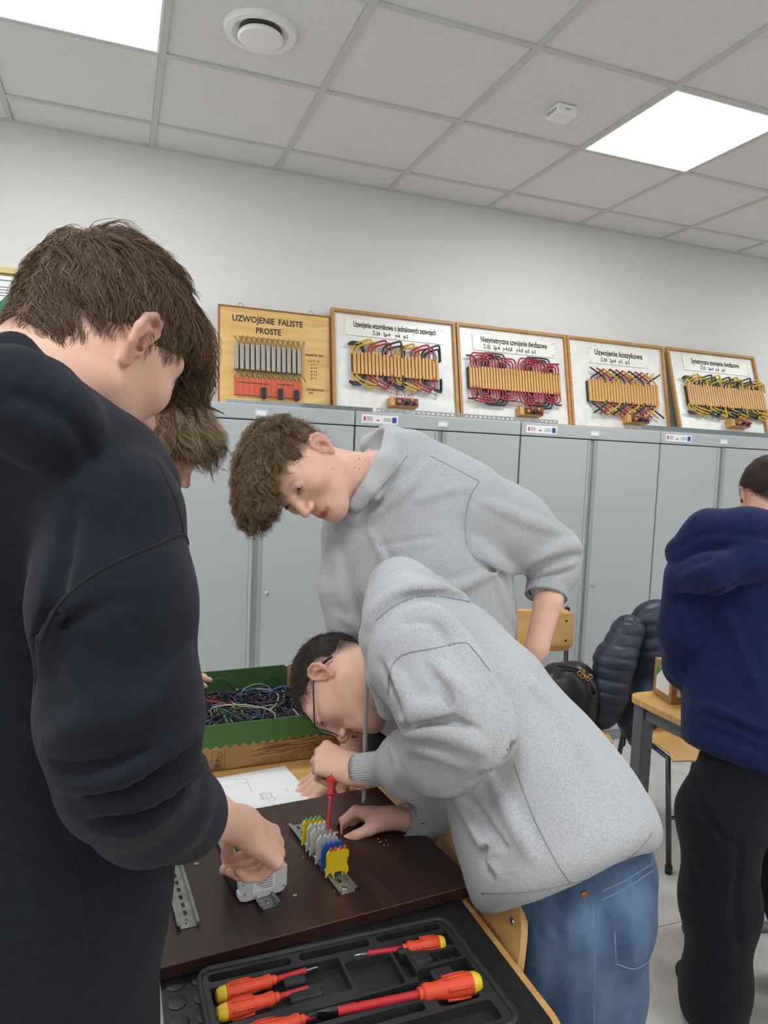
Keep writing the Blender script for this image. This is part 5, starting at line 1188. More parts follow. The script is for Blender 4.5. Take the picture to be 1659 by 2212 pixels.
    hair(r, hc, HR, mass, ok, flow, 7000, lambda q, rg: np.where(q[:, 2] > .07, .016, .009), [hexc('#302722'), hexc('#5c4c41')], .00042, 1.1, grav=.1, seg=5, seed=3, hh=.004, keep_mass=True, flow_noise=.5, rise=(.001, .006), clumps=600)
    # glasses
    g = []; mg = mat('glasses metal', hexc('#17181b'), .3, .4); gl = mat('lens glass', (.95, .95, .97), .03, trans=.0, alpha=.14)
    X = lambda x, y, z: hc+HR@V(x, y, z)
    fr_ = MB()
    for s in (-1, 1):
        c0 = (s*.0335, .1035, .008); pts = [X(c0[0]+.0255*math.cos(t), c0[1]-.0035*math.cos(t)*s, c0[2]+.0215*math.sin(t)+.002*math.cos(2*t)) for t in np.linspace(0, 2*math.pi, 37)]
        fr_.tube(pts, .0012, 6, caps=False)
    fr_.tube(spline([X(-.0085, .1055, .014), X(0, .1085, .018), X(.0085, .1055, .014)], 4), .0009, 6)
    f_ = fr_.build('glasses_frame', mg, r, smooth=True, world=True)
    for s in (-1, 1):
        c0 = (s*.0335, .1035, .008); mbl = MB(); pts = [X(c0[0]+.025*math.cos(t), c0[1]-.0035*math.cos(t)*s, c0[2]+.021*math.sin(t)+.002*math.cos(2*t)) for t in np.linspace(0, 2*math.pi, 33)[:-1]]
        mbl.add(pts, [tuple(range(32))]); mbl.build('lens', gl, f_, world=False).location = -Vector(foot)
        MB().tube(spline([X(s*.0590, .099, .014), X(s*.066, .093, .016), X(s*.0745, .05, .020), X(s*.0805, .01, .024), X(s*.0815, -.012, .022), X(s*.0785, -.032, .006), X(s*.076, -.045, -.010)], 5), [.0012]*6+[.0014]*12+[.0016]*6+[.0024]*7, 8).build('temple_arm', mg, f_, smooth=True, world=False).location = -Vector(foot)
    # thin wire in the right hand
    a = (j2[0][-1]+j2[4][-1])/2
    wv = MB().tube(spline([P(803, 1822, 1.47), a, P(870, 1800, 1.47), P(915, 1778, 1.46), P(960, 1800, 1.48), P(985, 1850, 1.5)], 5), .0013, 6).build('thin_wire', W_K, smooth=True); tag(wv, 'thin black wire with red end pinched between finger and thumb', 'wire')
    MB().tube([P(801, 1826, 1.47), P(803, 1821, 1.47)], .0018, 6).build('ferrule', m_sdr, wv)
    return r
person_bent()
# ------------------------------------------------------------------ P3: curly-haired person in a grey hoodie, standing and leaning in
def person_leaning():
    hc = V(.3845, 1.5089, 1.5034); HR = np.array([[-0.1961, -0.2804, -0.9396], [0.7697, -0.6378, 0.0297], [-0.6076, -0.7174, 0.3409]])
    foot = V(.86, 1.78, 0.); r = empty('person', foot); tag(r, 'curly-haired person in a grey hoodie standing and leaning in beside the cabinets', 'person')
    nb = P(812, 1040, 1.62); chest = P(880, 1160, 1.68); waist = P(945, 1400, 1.75); hips = P(960, 1500, 1.78)
    shL = P(1010, 1085, 1.66); elL = P(1200, 1205, 1.74); wrL = P(1165, 1400, 1.66); shR = P(765, 1165, 1.64); elR = P(752, 1380, 1.64)
    hR_ = atZ(720, 1682, DZ+.03)
    hd = local(HEAD_OPEN, hc, HR); neck = F(hd).add(chain([hc+HR@V(0, -.022, -.035), hc+HR@V(0, -.028, -.085), nb], [.054, .055, .066], .02), .03)
    w2 = hR_+V(.04, .03, .05); fw = nrm(P(690, 1692, 1.68)-P(742, 1668, 1.70)); 
    G2, n2, j2 = hand_field(P(752, 1655, 1.70), nrm(P(694, 1690, 1.69)-P(752, 1655, 1.70)), nrm(CUP*.9-CF*.5), 1, [(10, 22, 15), (8, 24, 15), (10, 26, 15), (14, 26, 15)], .10, ((.5, .75, .35), 5, 10), 1.0, forearm=[P(760, 1610, 1.70), P(756, 1500, 1.67), elR], fr=(.027, .042))
    G1, n1, j1 = hand_field(P(1135, 1450, 1.66), nrm(P(1080, 1500, 1.68)-P(1140, 1440, 1.66)), nrm(CF*.3+CRT*.7-CUP*.2), -1, [(25, 30, 20)]*4, .03, ((.6, .6, .3), 10, 10), 1.0, forearm=[P(1158, 1400, 1.66), P(1182, 1300, 1.69), P(1195, 1225, 1.73)], fr=(.029, .041))
    lo, hi = bb([hc], .17); lo = np.minimum(lo, nb-.09); hi = np.maximum(hi, nb+.09)
    kn = lambda h, y: V(h[0]+.02, h[1]+y, .5)
    hl1, hl2 = hips+V(.07, -.05, -.05), hips+V(-.05, .10, -.05); an1 = V(.86, 1.72, .06); an2 = V(.80, 1.92, .06)
    core = F(chain([nb, chest, waist, hips], [.06, .09, .09, .10], .04)); core.add(chain([nb, shL, elL], [.06, .055, .042], .02), .03); core.add(chain([nb, shR, elR], [.06, .055, .042], .02), .03)
    for h_, a_ in ((hl1, an1), (hl2, an2)): core.add(chain([hips, h_, (h_+a_)/2+V(0, 0, .03), a_, a_+V(-.15, -.08, -.035)], [.11, .09, .058, .042, .03], .03), .03)
    def hm(q): return scalp_mask(q, .045, .03, -.05, .02)*.85
    body_mesh(r, [(neck, lo, hi, .0027), (G1, *bb([P(1080, 1500, 1.68), P(1205, 1215, 1.73), P(1158, 1400, 1.66)], .07), .003), (G2, *bb([P(690, 1700, 1.69), elR, P(760, 1610, 1.7)], .07), .0026), (core, *bb([nb, shL, shR, elL, elR, hips, an1, an2, foot], .2), .014)], head=(hc, HR), hairf=hm, haircol=hexc('#5a4636'), tone=1.06)
    q = MB(); nail_mesh(n2, q); q.build('fingernails', mat('nail', hexc('#d8a898'), .3), r, smooth=True, world=True)
    eyes(r, hc, HR); brows(r, hc, HR, hexc('#4a3629'), 6, dens=170)
    # hoodie
    H = F(flat(chain([P(890, 1110, 1.70), P(900, 1200, 1.71), P(925, 1330, 1.74), P(945, 1450, 1.76)], [.185, .205, .195, .195], .05), chest, CF, .72))
    H.add(chain([P(770, 1150, 1.66), P(860, 1075, 1.66), P(1000, 1085, 1.67)], [.07, .082, .085], .04), .05)
    Al = F(chain([P(1000, 1095, 1.67), P(1100, 1140, 1.71), P(1195, 1195, 1.745)], [.105, .092, .070], .03)); Al.add(chain([P(1200, 1190, 1.745), P(1195, 1230, 1.735), P(1185, 1262, 1.72)], [.062, .060, .045], .02), .008); H.add(Al, .014)
    Ar = F(chain([P(765, 1170, 1.65), P(748, 1270, 1.645), P(757, 1340, 1.645), P(757, 1400, 1.645)], [.075, .062, .054, .046], .03)); H.add(Ar, .015)
    # hood round the neck
    H.add(chain([P(770, 1090, 1.545), P(800, 1060, 1.54), P(835, 1000, 1.56), P(850, 955, 1.62), P(838, 940, 1.70), P(800, 960, 1.75)], [.018, .022, .024, .022, .024, .024], .015), .008)
    H.add(chain([P(765, 1112, 1.59), P(805, 1090, 1.61), P(835, 1060, 1.63)], [.034, .036, .04], .02), .012)
    H.add(chain([P(850, 1040, 1.60), P(885, 975, 1.66), P(862, 960, 1.74)], [.04, .042, .04], .03), .03)
    H.cut(chain([hc+HR@V(0, -.022, -.035), hc+HR@V(0, -.028, -.085), hc*.55+nb*.45], [.060, .060, .056], .02), .008); H.cut(chain([P(800, 985, 1.64), P(806, 955, 1.68)], [.035, .035]), .008)
    base = F(); base.ops = list(H.ops)
    for pts, rr_ in [([(1125, 1225), (1180, 1195), (1240, 1178), (1262, 1190)], .017), ([(1135, 1248), (1190, 1228), (1245, 1212)], .014), ([(1050, 1085), (1130, 1120), (1210, 1150)], .016), ([(1035, 1175), (1070, 1220), (1130, 1235)], .017), ([(860, 1260), (960, 1275), (1070, 1235)], .014), ([(800, 1120), (870, 1060), (925, 1000)], .014), ([(725, 1190), (740, 1280), (765, 1340)], .016), ([(738, 1335), (765, 1345), (778, 1370)], .014), ([(905, 1080), (960, 1060), (1010, 1055)], .010), ([(800, 1150), (850, 1250), (860, 1330)], .014), ([(1070, 1240), (1090, 1300), (1115, 1350)], .012)]:
        H.add(crease(base, pts, rr_, .01, depth=rr_*.3), .012)
    for pts, rr_ in [([(1012, 1070), (1003, 1130), (1012, 1185), (1045, 1228)], .007), ([(775, 1115), (840, 1045), (900, 990)], .008), ([(1130, 1238), (1190, 1212), (1258, 1200)], .008), ([(1150, 1258), (1200, 1245), (1240, 1232)], .007), ([(755, 1230), (785, 1320), (800, 1390)], .008), ([(820, 1180), (900, 1165), (950, 1160)], .004), ([(1030, 1215), (1085, 1245), (1110, 1300)], .009), ([(830, 1170), (870, 1260), (880, 1330)], .008)]:
        H.cut(crease(base, pts, rr_, .01, depth=0.), .006)
    H.warp(wob(.0025, 22, 33)); H.warp(wob(.0008, 70, 35))
    fld_mesh('hoodie', H, *bb([P(890, 1110, 1.70), P(1200, 1190, 1.745), P(945, 1450, 1.76), P(757, 1420, 1.645), P(850, 955, 1.62), P(1185, 1262, 1.72)], .2), .005, r, m_heath, 0)
    seam('shoulder_seam', H, [(1035, 1040), (1015, 1075), (1005, 1130), (1010, 1180), (1030, 1210)], .0015, m_seamg, r); seam('shoulder_seam', H, [(930, 985), (980, 1010), (1035, 1040)], .0012, m_seamg, r)
    seam('hood_seam', H, [(772, 1108), (800, 1085), (845, 1030), (880, 985)], .0014, m_seamg, r)
    rib_cuff(r, [P(1188, 1235, 1.73), P(1183, 1262, 1.72), P(1179, 1290, 1.705)], [.050, .049, .049], m_rib, CUP, 1.0, ribs=50)
    rib_cuff(r, [P(757, 1400, 1.645), P(757, 1425, 1.645), P(757, 1450, 1.645)], [.036, .036, .036], m_rib, CRT, 1.0, ribs=40)
    # trousers
    J = F(chain([hips+V(0, 0, .03), hl1, (hl1+an1)/2, an1], [.14, .115, .09, .075], .04)); J.add(chain([hips+V(0, 0, .03), hl2, (hl2+an2)/2, an2], [.14, .115, .09, .075], .04), .03); J.keep(lambda p: .03-p[:, 2], .01); J.warp(wob(.003, 22, 9))
    fld_mesh('trousers', J, *bb([hips, an1, an2], .18), .012, r, m_sweat)
    for an_ in (an1, an2):
        S_ = F(chain([V(an_[0]+.03, an_[1]+.02, .04), V(an_[0]-.06, an_[1]-.03, .042), V(an_[0]-.17, an_[1]-.09, .034)], [.042, .045, .036], .03)).keep(lambda p: -p[:, 2], .004)
        fld_mesh('shoe', S_, *bb([V(an_[0], an_[1], .04), V(an_[0]-.17, an_[1]-.09, .034)], .08), .01, r, m_white)
    # curly hair: short at the sides, long mop on top falling over the forehead
    mass = F(ell((0, -.012, .045), (.0755, .0955, .0880))); mass.add(ell((0, .012, .100), (.070, .086, .046)), .02); mass.add(ell((.006, .088, .096), (.056, .042, .034)), .02); mass.add(ell((.018, .124, .086), (.044, .030, .030)), .015); mass.warp(wob(.0045, 95, 12))
    def ok(q, m=0.): return (scalp_mask(q, .040, .036, -.05, 1.) > -m) | ((q[:, 1] > .095) & (q[:, 2] > .052-m)) | (q[:, 2] > .09)
    def flow(q): return np.stack([.5+q[:, 0]*2, np.where(q[:, 2] > .07, .9, .1), np.where(q[:, 1] > .09, -.5, np.where(q[:, 2] > .07, .0, -1.))], 1)
    hair(r, hc, HR, mass, ok, flow, 7600, lambda q, rg: np.where((q[:, 2] > .078) | (q[:, 1] > .09), .07, .008), [hexc('#55422f'), hexc('#a88b67')], .0005, .7, curl=(1.5, 1.6), grav=.25, seg=10, seed=5, hh=.004, rise=(.001, .012), flow_noise=.3, clumps=230, stray=.1)
    # ear stud
    MB().lathe([(.0005, 0), (.0016, .0008), (.0016, .0016), (.0005, .0024)], hc+HR@V(-.0815, -.006, -.0195), HR@V(-1, 0, 0), 8).build('ear_stud', m_chr, r, world=True)
    rgm = np.random.default_rng(2); mm = mat('mole', hexc('#7d4f40'), .6)
    for (x, y) in ((755, 971), (766, 1010), (775, 1013), (776, 991), (789, 995), (720, 1013)):
        p_ = hit(neck, x, y)
        if p_ is not None: MB().lathe([(.0016, -.001), (.0012, .0006), (.0003, .0008)], p_, grad(neck, p_[None])[0], 8).build('mole', mm, r, smooth=True, world=True)
    return r
person_leaning()

# ------------------------------------------------------------------ P1: black hoodie in the left foreground
def person_black():
    hc = V(-.031, .8342, 1.6385); HR = np.array([[0.6621, 0.6072, 0.4392], [-0.7489, 0.5574, 0.3584], [-0.0272, -0.5663, 0.8238]])
    foot = V(-.16, .72, 0.); r = empty('person', foot); tag(r, 'person in a black hoodie in the left foreground reaching to the rail', 'person')
    nb = P(95, 850, .735); nb2 = P(60, 930, .73)
    sh = P(255, 1075, .66); el = P(255, 1700, .66); cf = P(400, 1768, .80); w1 = P(522, 1782, 1.05)
    hd = local(HEAD_SHORT, hc, HR); neck = F(hd).add(chain([hc+HR@V(0, -.022, -.035), hc+HR@V(0, -.03, -.08), nb, nb2], [.055, .056, .064, .075], .02), .03)
    kn = P(607, 1848, 1.12); f1 = nrm(kn-w1); b1 = nrm(CUP*.75+CRT*.55-CF*.25)
    G1, n1, j1 = hand_field(w1, f1, b1, 1, [(62, 48, 14), (66, 56, 24), (70, 64, 34), (74, 68, 40)], .0, ((.62, .30, .74), 8, 10), 1.05, forearm=[P(470, 1762, .95), P(400, 1765, .80), P(345, 1735, .73)], fr=(.030, .040))
    lo, hi = bb([hc, nb], .17)
    core = F(chain([nb, P(50, 1250, .80), P(20, 1800, .86), P(20, 2150, .86)], [.045, .10, .10, .10], .04)); core.add(chain([P(80, 1080, .76), P(235, 1160, .68), P(255, 1640, .67)], [.04, .032, .032], .02), .02)
    h0 = P(20, 2150, .86); a1 = V(-.06, .66, .06); a2 = V(-.28, .82, .06)
    for a_ in (a1, a2): core.add(chain([h0, (h0+a_)/2, a_, a_+V(.1, .12, -.035)], [.11, .06, .042, .03], .03), .03)
    shL = V(-.28, .93, 1.38); elL = V(-.30, 1.08, 1.12); wL = V(-.12, 1.25, 1.0); core.add(chain([P(40, 1080, .78), shL, elL, wL], [.04, .04, .036, .03], .02), .03)
    def hm(q): return np.clip(scalp_mask(q, .045, .022, -.05, .025), 0, 1)*.92
    body_mesh(r, [(neck, lo, hi, .0026), (G1, *bb([w1, kn, P(540, 1920, 1.15), P(345, 1735, .73)], .07), .0025), (core, *bb([nb, sh, el, h0, a1, a2, shL, wL], .2), .014)], head=(hc, HR), hairf=hm, haircol=hexc('#4a3b30'), tone=1.0)
    q = MB(); nail_mesh(n1, q); q.build('fingernails', mat('nail', hexc('#d8a898'), .3), r, smooth=True, world=True)
    eyes(r, hc, HR); brows(r, hc, HR, hexc('#3f3026'), 7)
    # hoodie
    H = F(flat(chain([P(60, 1180, .80), P(50, 1500, .83), P(40, 1900, .85), P(30, 2300, .85)], [.165, .170, .165, .165], .05), P(50, 1500, .83), CF, 1.0))
    H.add(chain([P(60, 1010, .75), P(160, 1035, .71), P(250, 1110, .67)], [.078, .068, .062], .04), .05)
    H.add(chain([P(60, 1010, .77), V(-.26, .93, 1.36)], [.085, .075]), .05)
    Al = F(chain([P(245, 1112, .67), P(248, 1300, .65), P(262, 1540, .65), P(275, 1675, .66)], [.062, .066, .066, .062], .03)); Al.add(chain([P(270, 1678, .66), P(325, 1725, .72), P(378, 1755, .79), P(392, 1760, .805)], [.060, .056, .048, .046], .03), .012); H.add(Al, .016)
    Aw = chain([V(-.27, .93, 1.37), elL, wL], [.075, .065, .045], .03); H.add(Aw, .02)
    # hood rolls behind the neck
    H.add(chain([P(-60, 780, .70), P(30, 770, .665), P(110, 830, .655), P(160, 900, .68), P(205, 960, .72)], [.018, .020, .020, .020, .016], .015), .010)
    H.add(chain([P(-80, 860, .66), P(30, 860, .625), P(120, 920, .63), P(185, 980, .67)], [.040, .040, .036, .024], .03), .012)
    H.add(chain([P(70, 900, .665), P(135, 930, .665), P(200, 968, .69), P(262, 1000, .72), P(320, 1050, .74)], [.040, .040, .037, .036, .034], .03), .012)
    base = F(); base.ops = list(H.ops)
    for pts, rr_ in [([(105, 1600), (190, 1560), (320, 1520), (400, 1420)], .014), ([(115, 1690), (230, 1685), (330, 1640), (445, 1580)], .014), ([(150, 1755), (280, 1735), (380, 1690), (455, 1625)], .013), ([(85, 1430), (110, 1360), (150, 1300)], .014), ([(210, 1800), (310, 1785), (400, 1720)], .010), ([(150, 1420), (200, 1500), (280, 1540)], .010)]:
        H.add(crease(base, pts, rr_, .01, depth=rr_*.25, d0=.2), .010)
    for pts, rr_ in [([(0, 850), (90, 870), (160, 920), (200, 985)], .008), ([(70, 1500), (82, 1390), (120, 1270), (160, 1080)], .010), ([(118, 1645), (160, 1660), (230, 1650), (310, 1620)], .008), ([(200, 1712), (310, 1680), (400, 1625), (445, 1590)], .008), ([(200, 1775), (320, 1745), (430, 1655)], .007), ([(110, 1370), (180, 1325), (290, 1290)], .006)]:
        H.cut(crease(base, pts, rr_, .01, depth=0., d0=.2), .005)
    H.warp(wob(.002, 26, 43)); H.warp(wob(.0006, 80, 45)); H.keep(lambda p: .62-p[:, 2], .02)
    fld_mesh('hoodie', H, *bb([P(60, 1180, .80), sh, el, cf, P(30, 2300, .85), P(30, 770, .665), wL, shL, P(-80, 860, .66)], .18), .0052, r, m_black, 0)
    mseam = mat('black seam', hexc('#0d0e11'), .9)
    seam('shoulder_seam', H, [(85, 1390), (130, 1300), (220, 1230), (330, 1180), (395, 1155), (410, 1180)], .0012, mseam, r, .2); seam('side_seam', H, [(160, 1850), (180, 1980), (205, 2212)], .0012, mseam, r, .2); seam('shoulder_seam', H, [(340, 990), (380, 1080), (398, 1150)], .0012, mseam, r, .2)
    J = F(chain([h0+V(0, 0, .05), (h0+a1)/2, a1], [.14, .09, .075], .04)); J.add(chain([h0+V(0, 0, .05), (h0+a2)/2, a2], [.14, .09, .075], .04), .03); J.keep(lambda p: .03-p[:, 2], .01); J.keep(lambda p: p[:, 2]-.75, .02)
    fld_mesh('trousers', J, *bb([h0, a1, a2], .18), .012, r, m_sweat)
    for an_ in (a1, a2):
        S_ = F(chain([V(an_[0]-.03, an_[1]-.03, .04), V(an_[0]+.04, an_[1]+.05, .042), V(an_[0]+.12, an_[1]+.14, .034)], [.042, .045, .036], .03)).keep(lambda p: -p[:, 2], .004)
        fld_mesh('shoe', S_, *bb([V(an_[0], an_[1], .04), V(an_[0]+.12, an_[1]+.14, .034)], .08), .01, r, m_white)
    # medium brown hair, fringe falling forward
    mass = F(ell((0, -.005, .045), (.0785, .0905, .0895))); mass.add(ell((0, .008, .076), (.070, .082, .052)), .02); mass.add(ell((0, .080, .086), (.056, .036, .032)), .02); mass.add(ell((.0, .116, .064), (.046, .016, .034)), .012); mass.add(ell((0, -.050, -.024), (.050, .031, .036)), .012); mass.warp(wob(.0014, 90, 52))
    def ok(q, m=0.): return (scalp_mask(q, .032, .020, -.055, 1.) > -m) | ((q[:, 1] > .08) & (q[:, 2] > .028-m))
    def flow(q): return np.stack([np.sign(q[:, 0])*np.clip(1-q[:, 2]*8, 0, .6), np.where(q[:, 2] > .06, 1.0, .45), np.where((q[:, 2] > .10) & (q[:, 1] < .06), -.1, -1.0)], 1)
    hair(r, hc, HR, mass, ok, flow, 9800, lambda q, rg: np.where(q[:, 1] > .085, .045, np.where(q[:, 2] > .085, .055, np.where((q[:, 1] > .0) & (q[:, 2] < .07), .016, np.where(q[:, 2] < .0, .030, .03)))), [hexc('#4a3b2e'), hexc('#957b62')], .00038, .35, curl=(.45, 1.0), grav=.2, seg=8, seed=15, hh=.004, rise=(.0005, .0045), flow_noise=.25, clumps=520, stray=.05)
    return r
person_black()

# ------------------------------------------------------------------ P5: navy hoodie seen from behind at the right edge
def person_navy():
    foot = V(1.62, 1.43, 0.); r = empty('person', foot); tag(r, 'person in a navy hoodie and black trousers seen from behind at the right edge', 'person')
    fw = nrm(V(.40, .92, 0)); up = nrm(V(.12, .22, 1.)); fa = nrm(fw*.85+V(0, 0, -.45)); rt = np.cross(fa, nrm(up-fa*(up@fa))); HR = np.stack([rt, fa, np.cross(rt, fa)], 1); hc = P(1665, 1085, 2.10)
    nb = P(1668, 1170, 2.07); ch = P(1660, 1330, 2.06); hp = P(1640, 1640, 2.02)
    hd = local(HEAD, hc, HR); neck = F(hd).add(chain([hc+HR@V(0, -.022, -.035), hc+HR@V(0, -.03, -.085), nb], [.054, .056, .068], .02), .03)
    lo, hi = bb([hc, nb], .16)
    aL = P(1545, 2330, 2.0); aL = V(P(1540, 2200, 2.0)[0], P(1540, 2200, 2.0)[1], .06); aR = aL+V(.28, -.10, 0)
    hl, hr = hp+V(-.09, .03, -.05), hp+V(.09, -.03, -.05)
    core = F(chain([nb, ch, hp], [.07, .10, .09], .05))
    for h_, a_ in ((hl, aL), (hr, aR)): core.add(chain([hp, h_, (h_+a_)/2, a_, a_+V(.05, .15, -.035)], [.07, .055, .055, .042, .03], .03), .03)
    shL = P(1490, 1240, 2.06); elL = P(1470, 1430, 2.10); wL = P(1570, 1520, 2.28); shR = P(1840, 1240, 2.02); elR = P(1880, 1430, 2.02); wR = P(1800, 1530, 2.25)
    core.add(chain([nb, shL, elL, wL], [.06, .05, .042, .03], .02), .03); core.add(chain([nb, shR, elR, wR], [.06, .05, .042, .03], .02), .03)
    def hm(q): return scalp_mask(q, .045, .02, -.05, .02)*.8
    body_mesh(r, [(neck, lo, hi, .003), (core, *bb([nb, ch, hp, aL, aR, shL, elL, wL, shR, elR, wR], .2), .014)], head=(hc, HR), hairf=hm, haircol=hexc('#3a2c25'))
    H = F(flat(chain([P(1650, 1270, 2.06), P(1650, 1420, 2.06), P(1645, 1560, 2.03), P(1640, 1625, 2.02)], [.205, .205, .205, .202], .05), ch, CF, .78))
    hn = nrm(np.cross(nrm(P(1659, 1680, 1.)-P(1475, 1600, 1.)), nrm(ray(1560, 1640)))); hn = (hn*np.sign(-hn[2])).astype(np.float32); hp_ = P(1560, 1640, 2.02).astype(np.float32)
    H.keep(lambda p: (p-hp_)@hn, .02)
    H.add(chain([P(1520, 1240, 2.06), P(1650, 1205, 2.06), P(1800, 1240, 2.04)], [.09, .09, .09], .04), .05)
    H.add(chain([P(1505, 1255, 2.06), P(1478, 1360, 2.07), P(1482, 1440, 2.12), P(1590, 1520, 2.31)], [.088, .068, .058, .046], .03), .018); H.add(chain([shR, elR, wR], [.08, .065, .045], .03), .02)
    H.add(chain([P(1478, 1195, 2.02), P(1530, 1150, 1.99), P(1610, 1150, 1.97), P(1720, 1155, 1.96), P(1800, 1165, 1.98), P(1850, 1205, 2.01)], [.050, .055, .060, .060, .055, .045], .04), .010)
    H.add(chain([P(1468, 1250, 1.99), P(1530, 1240, 1.93), P(1640, 1205, 1.93), P(1750, 1225, 1.93), P(1830, 1240, 1.97)], [.040, .048, .050, .046, .038], .04), .012)
    H.add(chain([P(1472, 1180, 2.02), P(1540, 1140, 2.03), P(1590, 1130, 2.05)], [.024, .024, .020], .015), .006)
    H.cut(chain([hc+HR@V(0, -.022, -.035), nb], [.060, .07], .02), .01)
    base = F(); base.ops = list(H.ops)
    for pts, rr_ in [([(1490, 1520), (1580, 1545), (1659, 1580)], .018), ([(1440, 1400), (1460, 1450), (1490, 1480)], .016), ([(1460, 1250), (1530, 1230), (1600, 1190)], .016), ([(1440, 1440), (1475, 1465), (1500, 1500)], .014), ([(1560, 1300), (1600, 1400), (1640, 1500)], .016)]: H.add(crease(base, pts, rr_, .01, depth=rr_*.3), .012)
    for pts, rr_ in [([(1450, 1302), (1500, 1296), (1560, 1270), (1640, 1230)], .010), ([(1447, 1195), (1500, 1162), (1560, 1152), (1659, 1162)], .008), ([(1480, 1560), (1560, 1588), (1650, 1625)], .009), ([(1472, 1310), (1478, 1400), (1482, 1480)], .010), ([(1490, 1540), (1580, 1562), (1659, 1600)], .008), ([(1500, 1175), (1530, 1220), (1560, 1260)], .006)]: H.cut(crease(base, pts, rr_, .01, depth=0.), .006)
    H.warp(wob(.003, 22, 63)); H.warp(wob(.0008, 70, 65))
    fld_mesh('hoodie', H, *bb([P(1650, 1270, 2.06), P(1640, 1625, 2.02), shL, shR, elL, wL, elR, wR, P(1600, 1128, 2.06)], .2), .007, r, m_navy, 1)
    # pale hem band and black trousers
    J = F(chain([hp+V(0, 0, .07), P(1560, 1760, 2.0), P(1555, 1950, 2.0), P(1545, 2120, 2.0), aL], [.130, .110, .096, .085, .085], .05)); J.add(chain([hp+V(0, 0, .07), P(1725, 1760, 2.0), P(1740, 1950, 2.0), aR], [.130, .112, .098, .085], .05), .025); J.keep(lambda p: .02-p[:, 2], .01); J.keep(lambda p: p[:, 2]-.90, .02)
    jb = F(); jb.ops = list(J.ops)
    for pts, rr_ in [([(1500, 1660), (1520, 1760), (1600, 1840)], .010), ([(1490, 1850), (1520, 1950)], .008), ([(1600, 1800), (1590, 1950), (1600, 2080)], .010)]: J.cut(crease(jb, pts, rr_, .01, depth=-rr_*.1), .008)
    J.warp(wob(.004, 20, 19)); fld_mesh('trousers', J, *bb([hp, aL, aR, P(1560, 1760, 2.0)], .18), .008, r, m_sweat, 1)
    for an_ in (aL, aR):
        S_ = F(chain([V(an_[0]-.01, an_[1]-.05, .04), V(an_[0]+.03, an_[1]+.05, .042), V(an_[0]+.06, an_[1]+.16, .034)], [.042, .045, .036], .03)).keep(lambda p: -p[:, 2], .004)
        fld_mesh('shoe', S_, *bb([V(an_[0], an_[1], .04), V(an_[0]+.06, an_[1]+.16, .034)], .08), .01, r, m_dark)
    mass = F(ell((0, -.013, .046), (.0765, .097, .0895))); mass.warp(wob(.001, 120, 8))
    def ok(q, m=0.): return scalp_mask(q, .042, .02, -.045, 1.) > -m
    def flow(q): return np.stack([q[:, 0]*0, np.ones(len(q))*.4, np.where(q[:, 2] < .09, -1., .0)], 1)
    hair(r, hc, HR, mass, ok, flow, 4500, lambda q, rg: np.where(q[:, 2] > .07, .012, .006), [hexc('#3a2b24'), hexc('#57453a')], .0005, .5, grav=.1, seg=4, seed=23, hh=.005)
    eb = MB().lathe([(.0005, 0), (.006, .001), (.007, .005), (.005, .009), (.0005, .010)], hc+HR@V(-.076, .0, .0), HR@V(-1, .2, 0), 12).build('earbud', m_cap, r, smooth='auto', world=True)
    return r
person_navy()

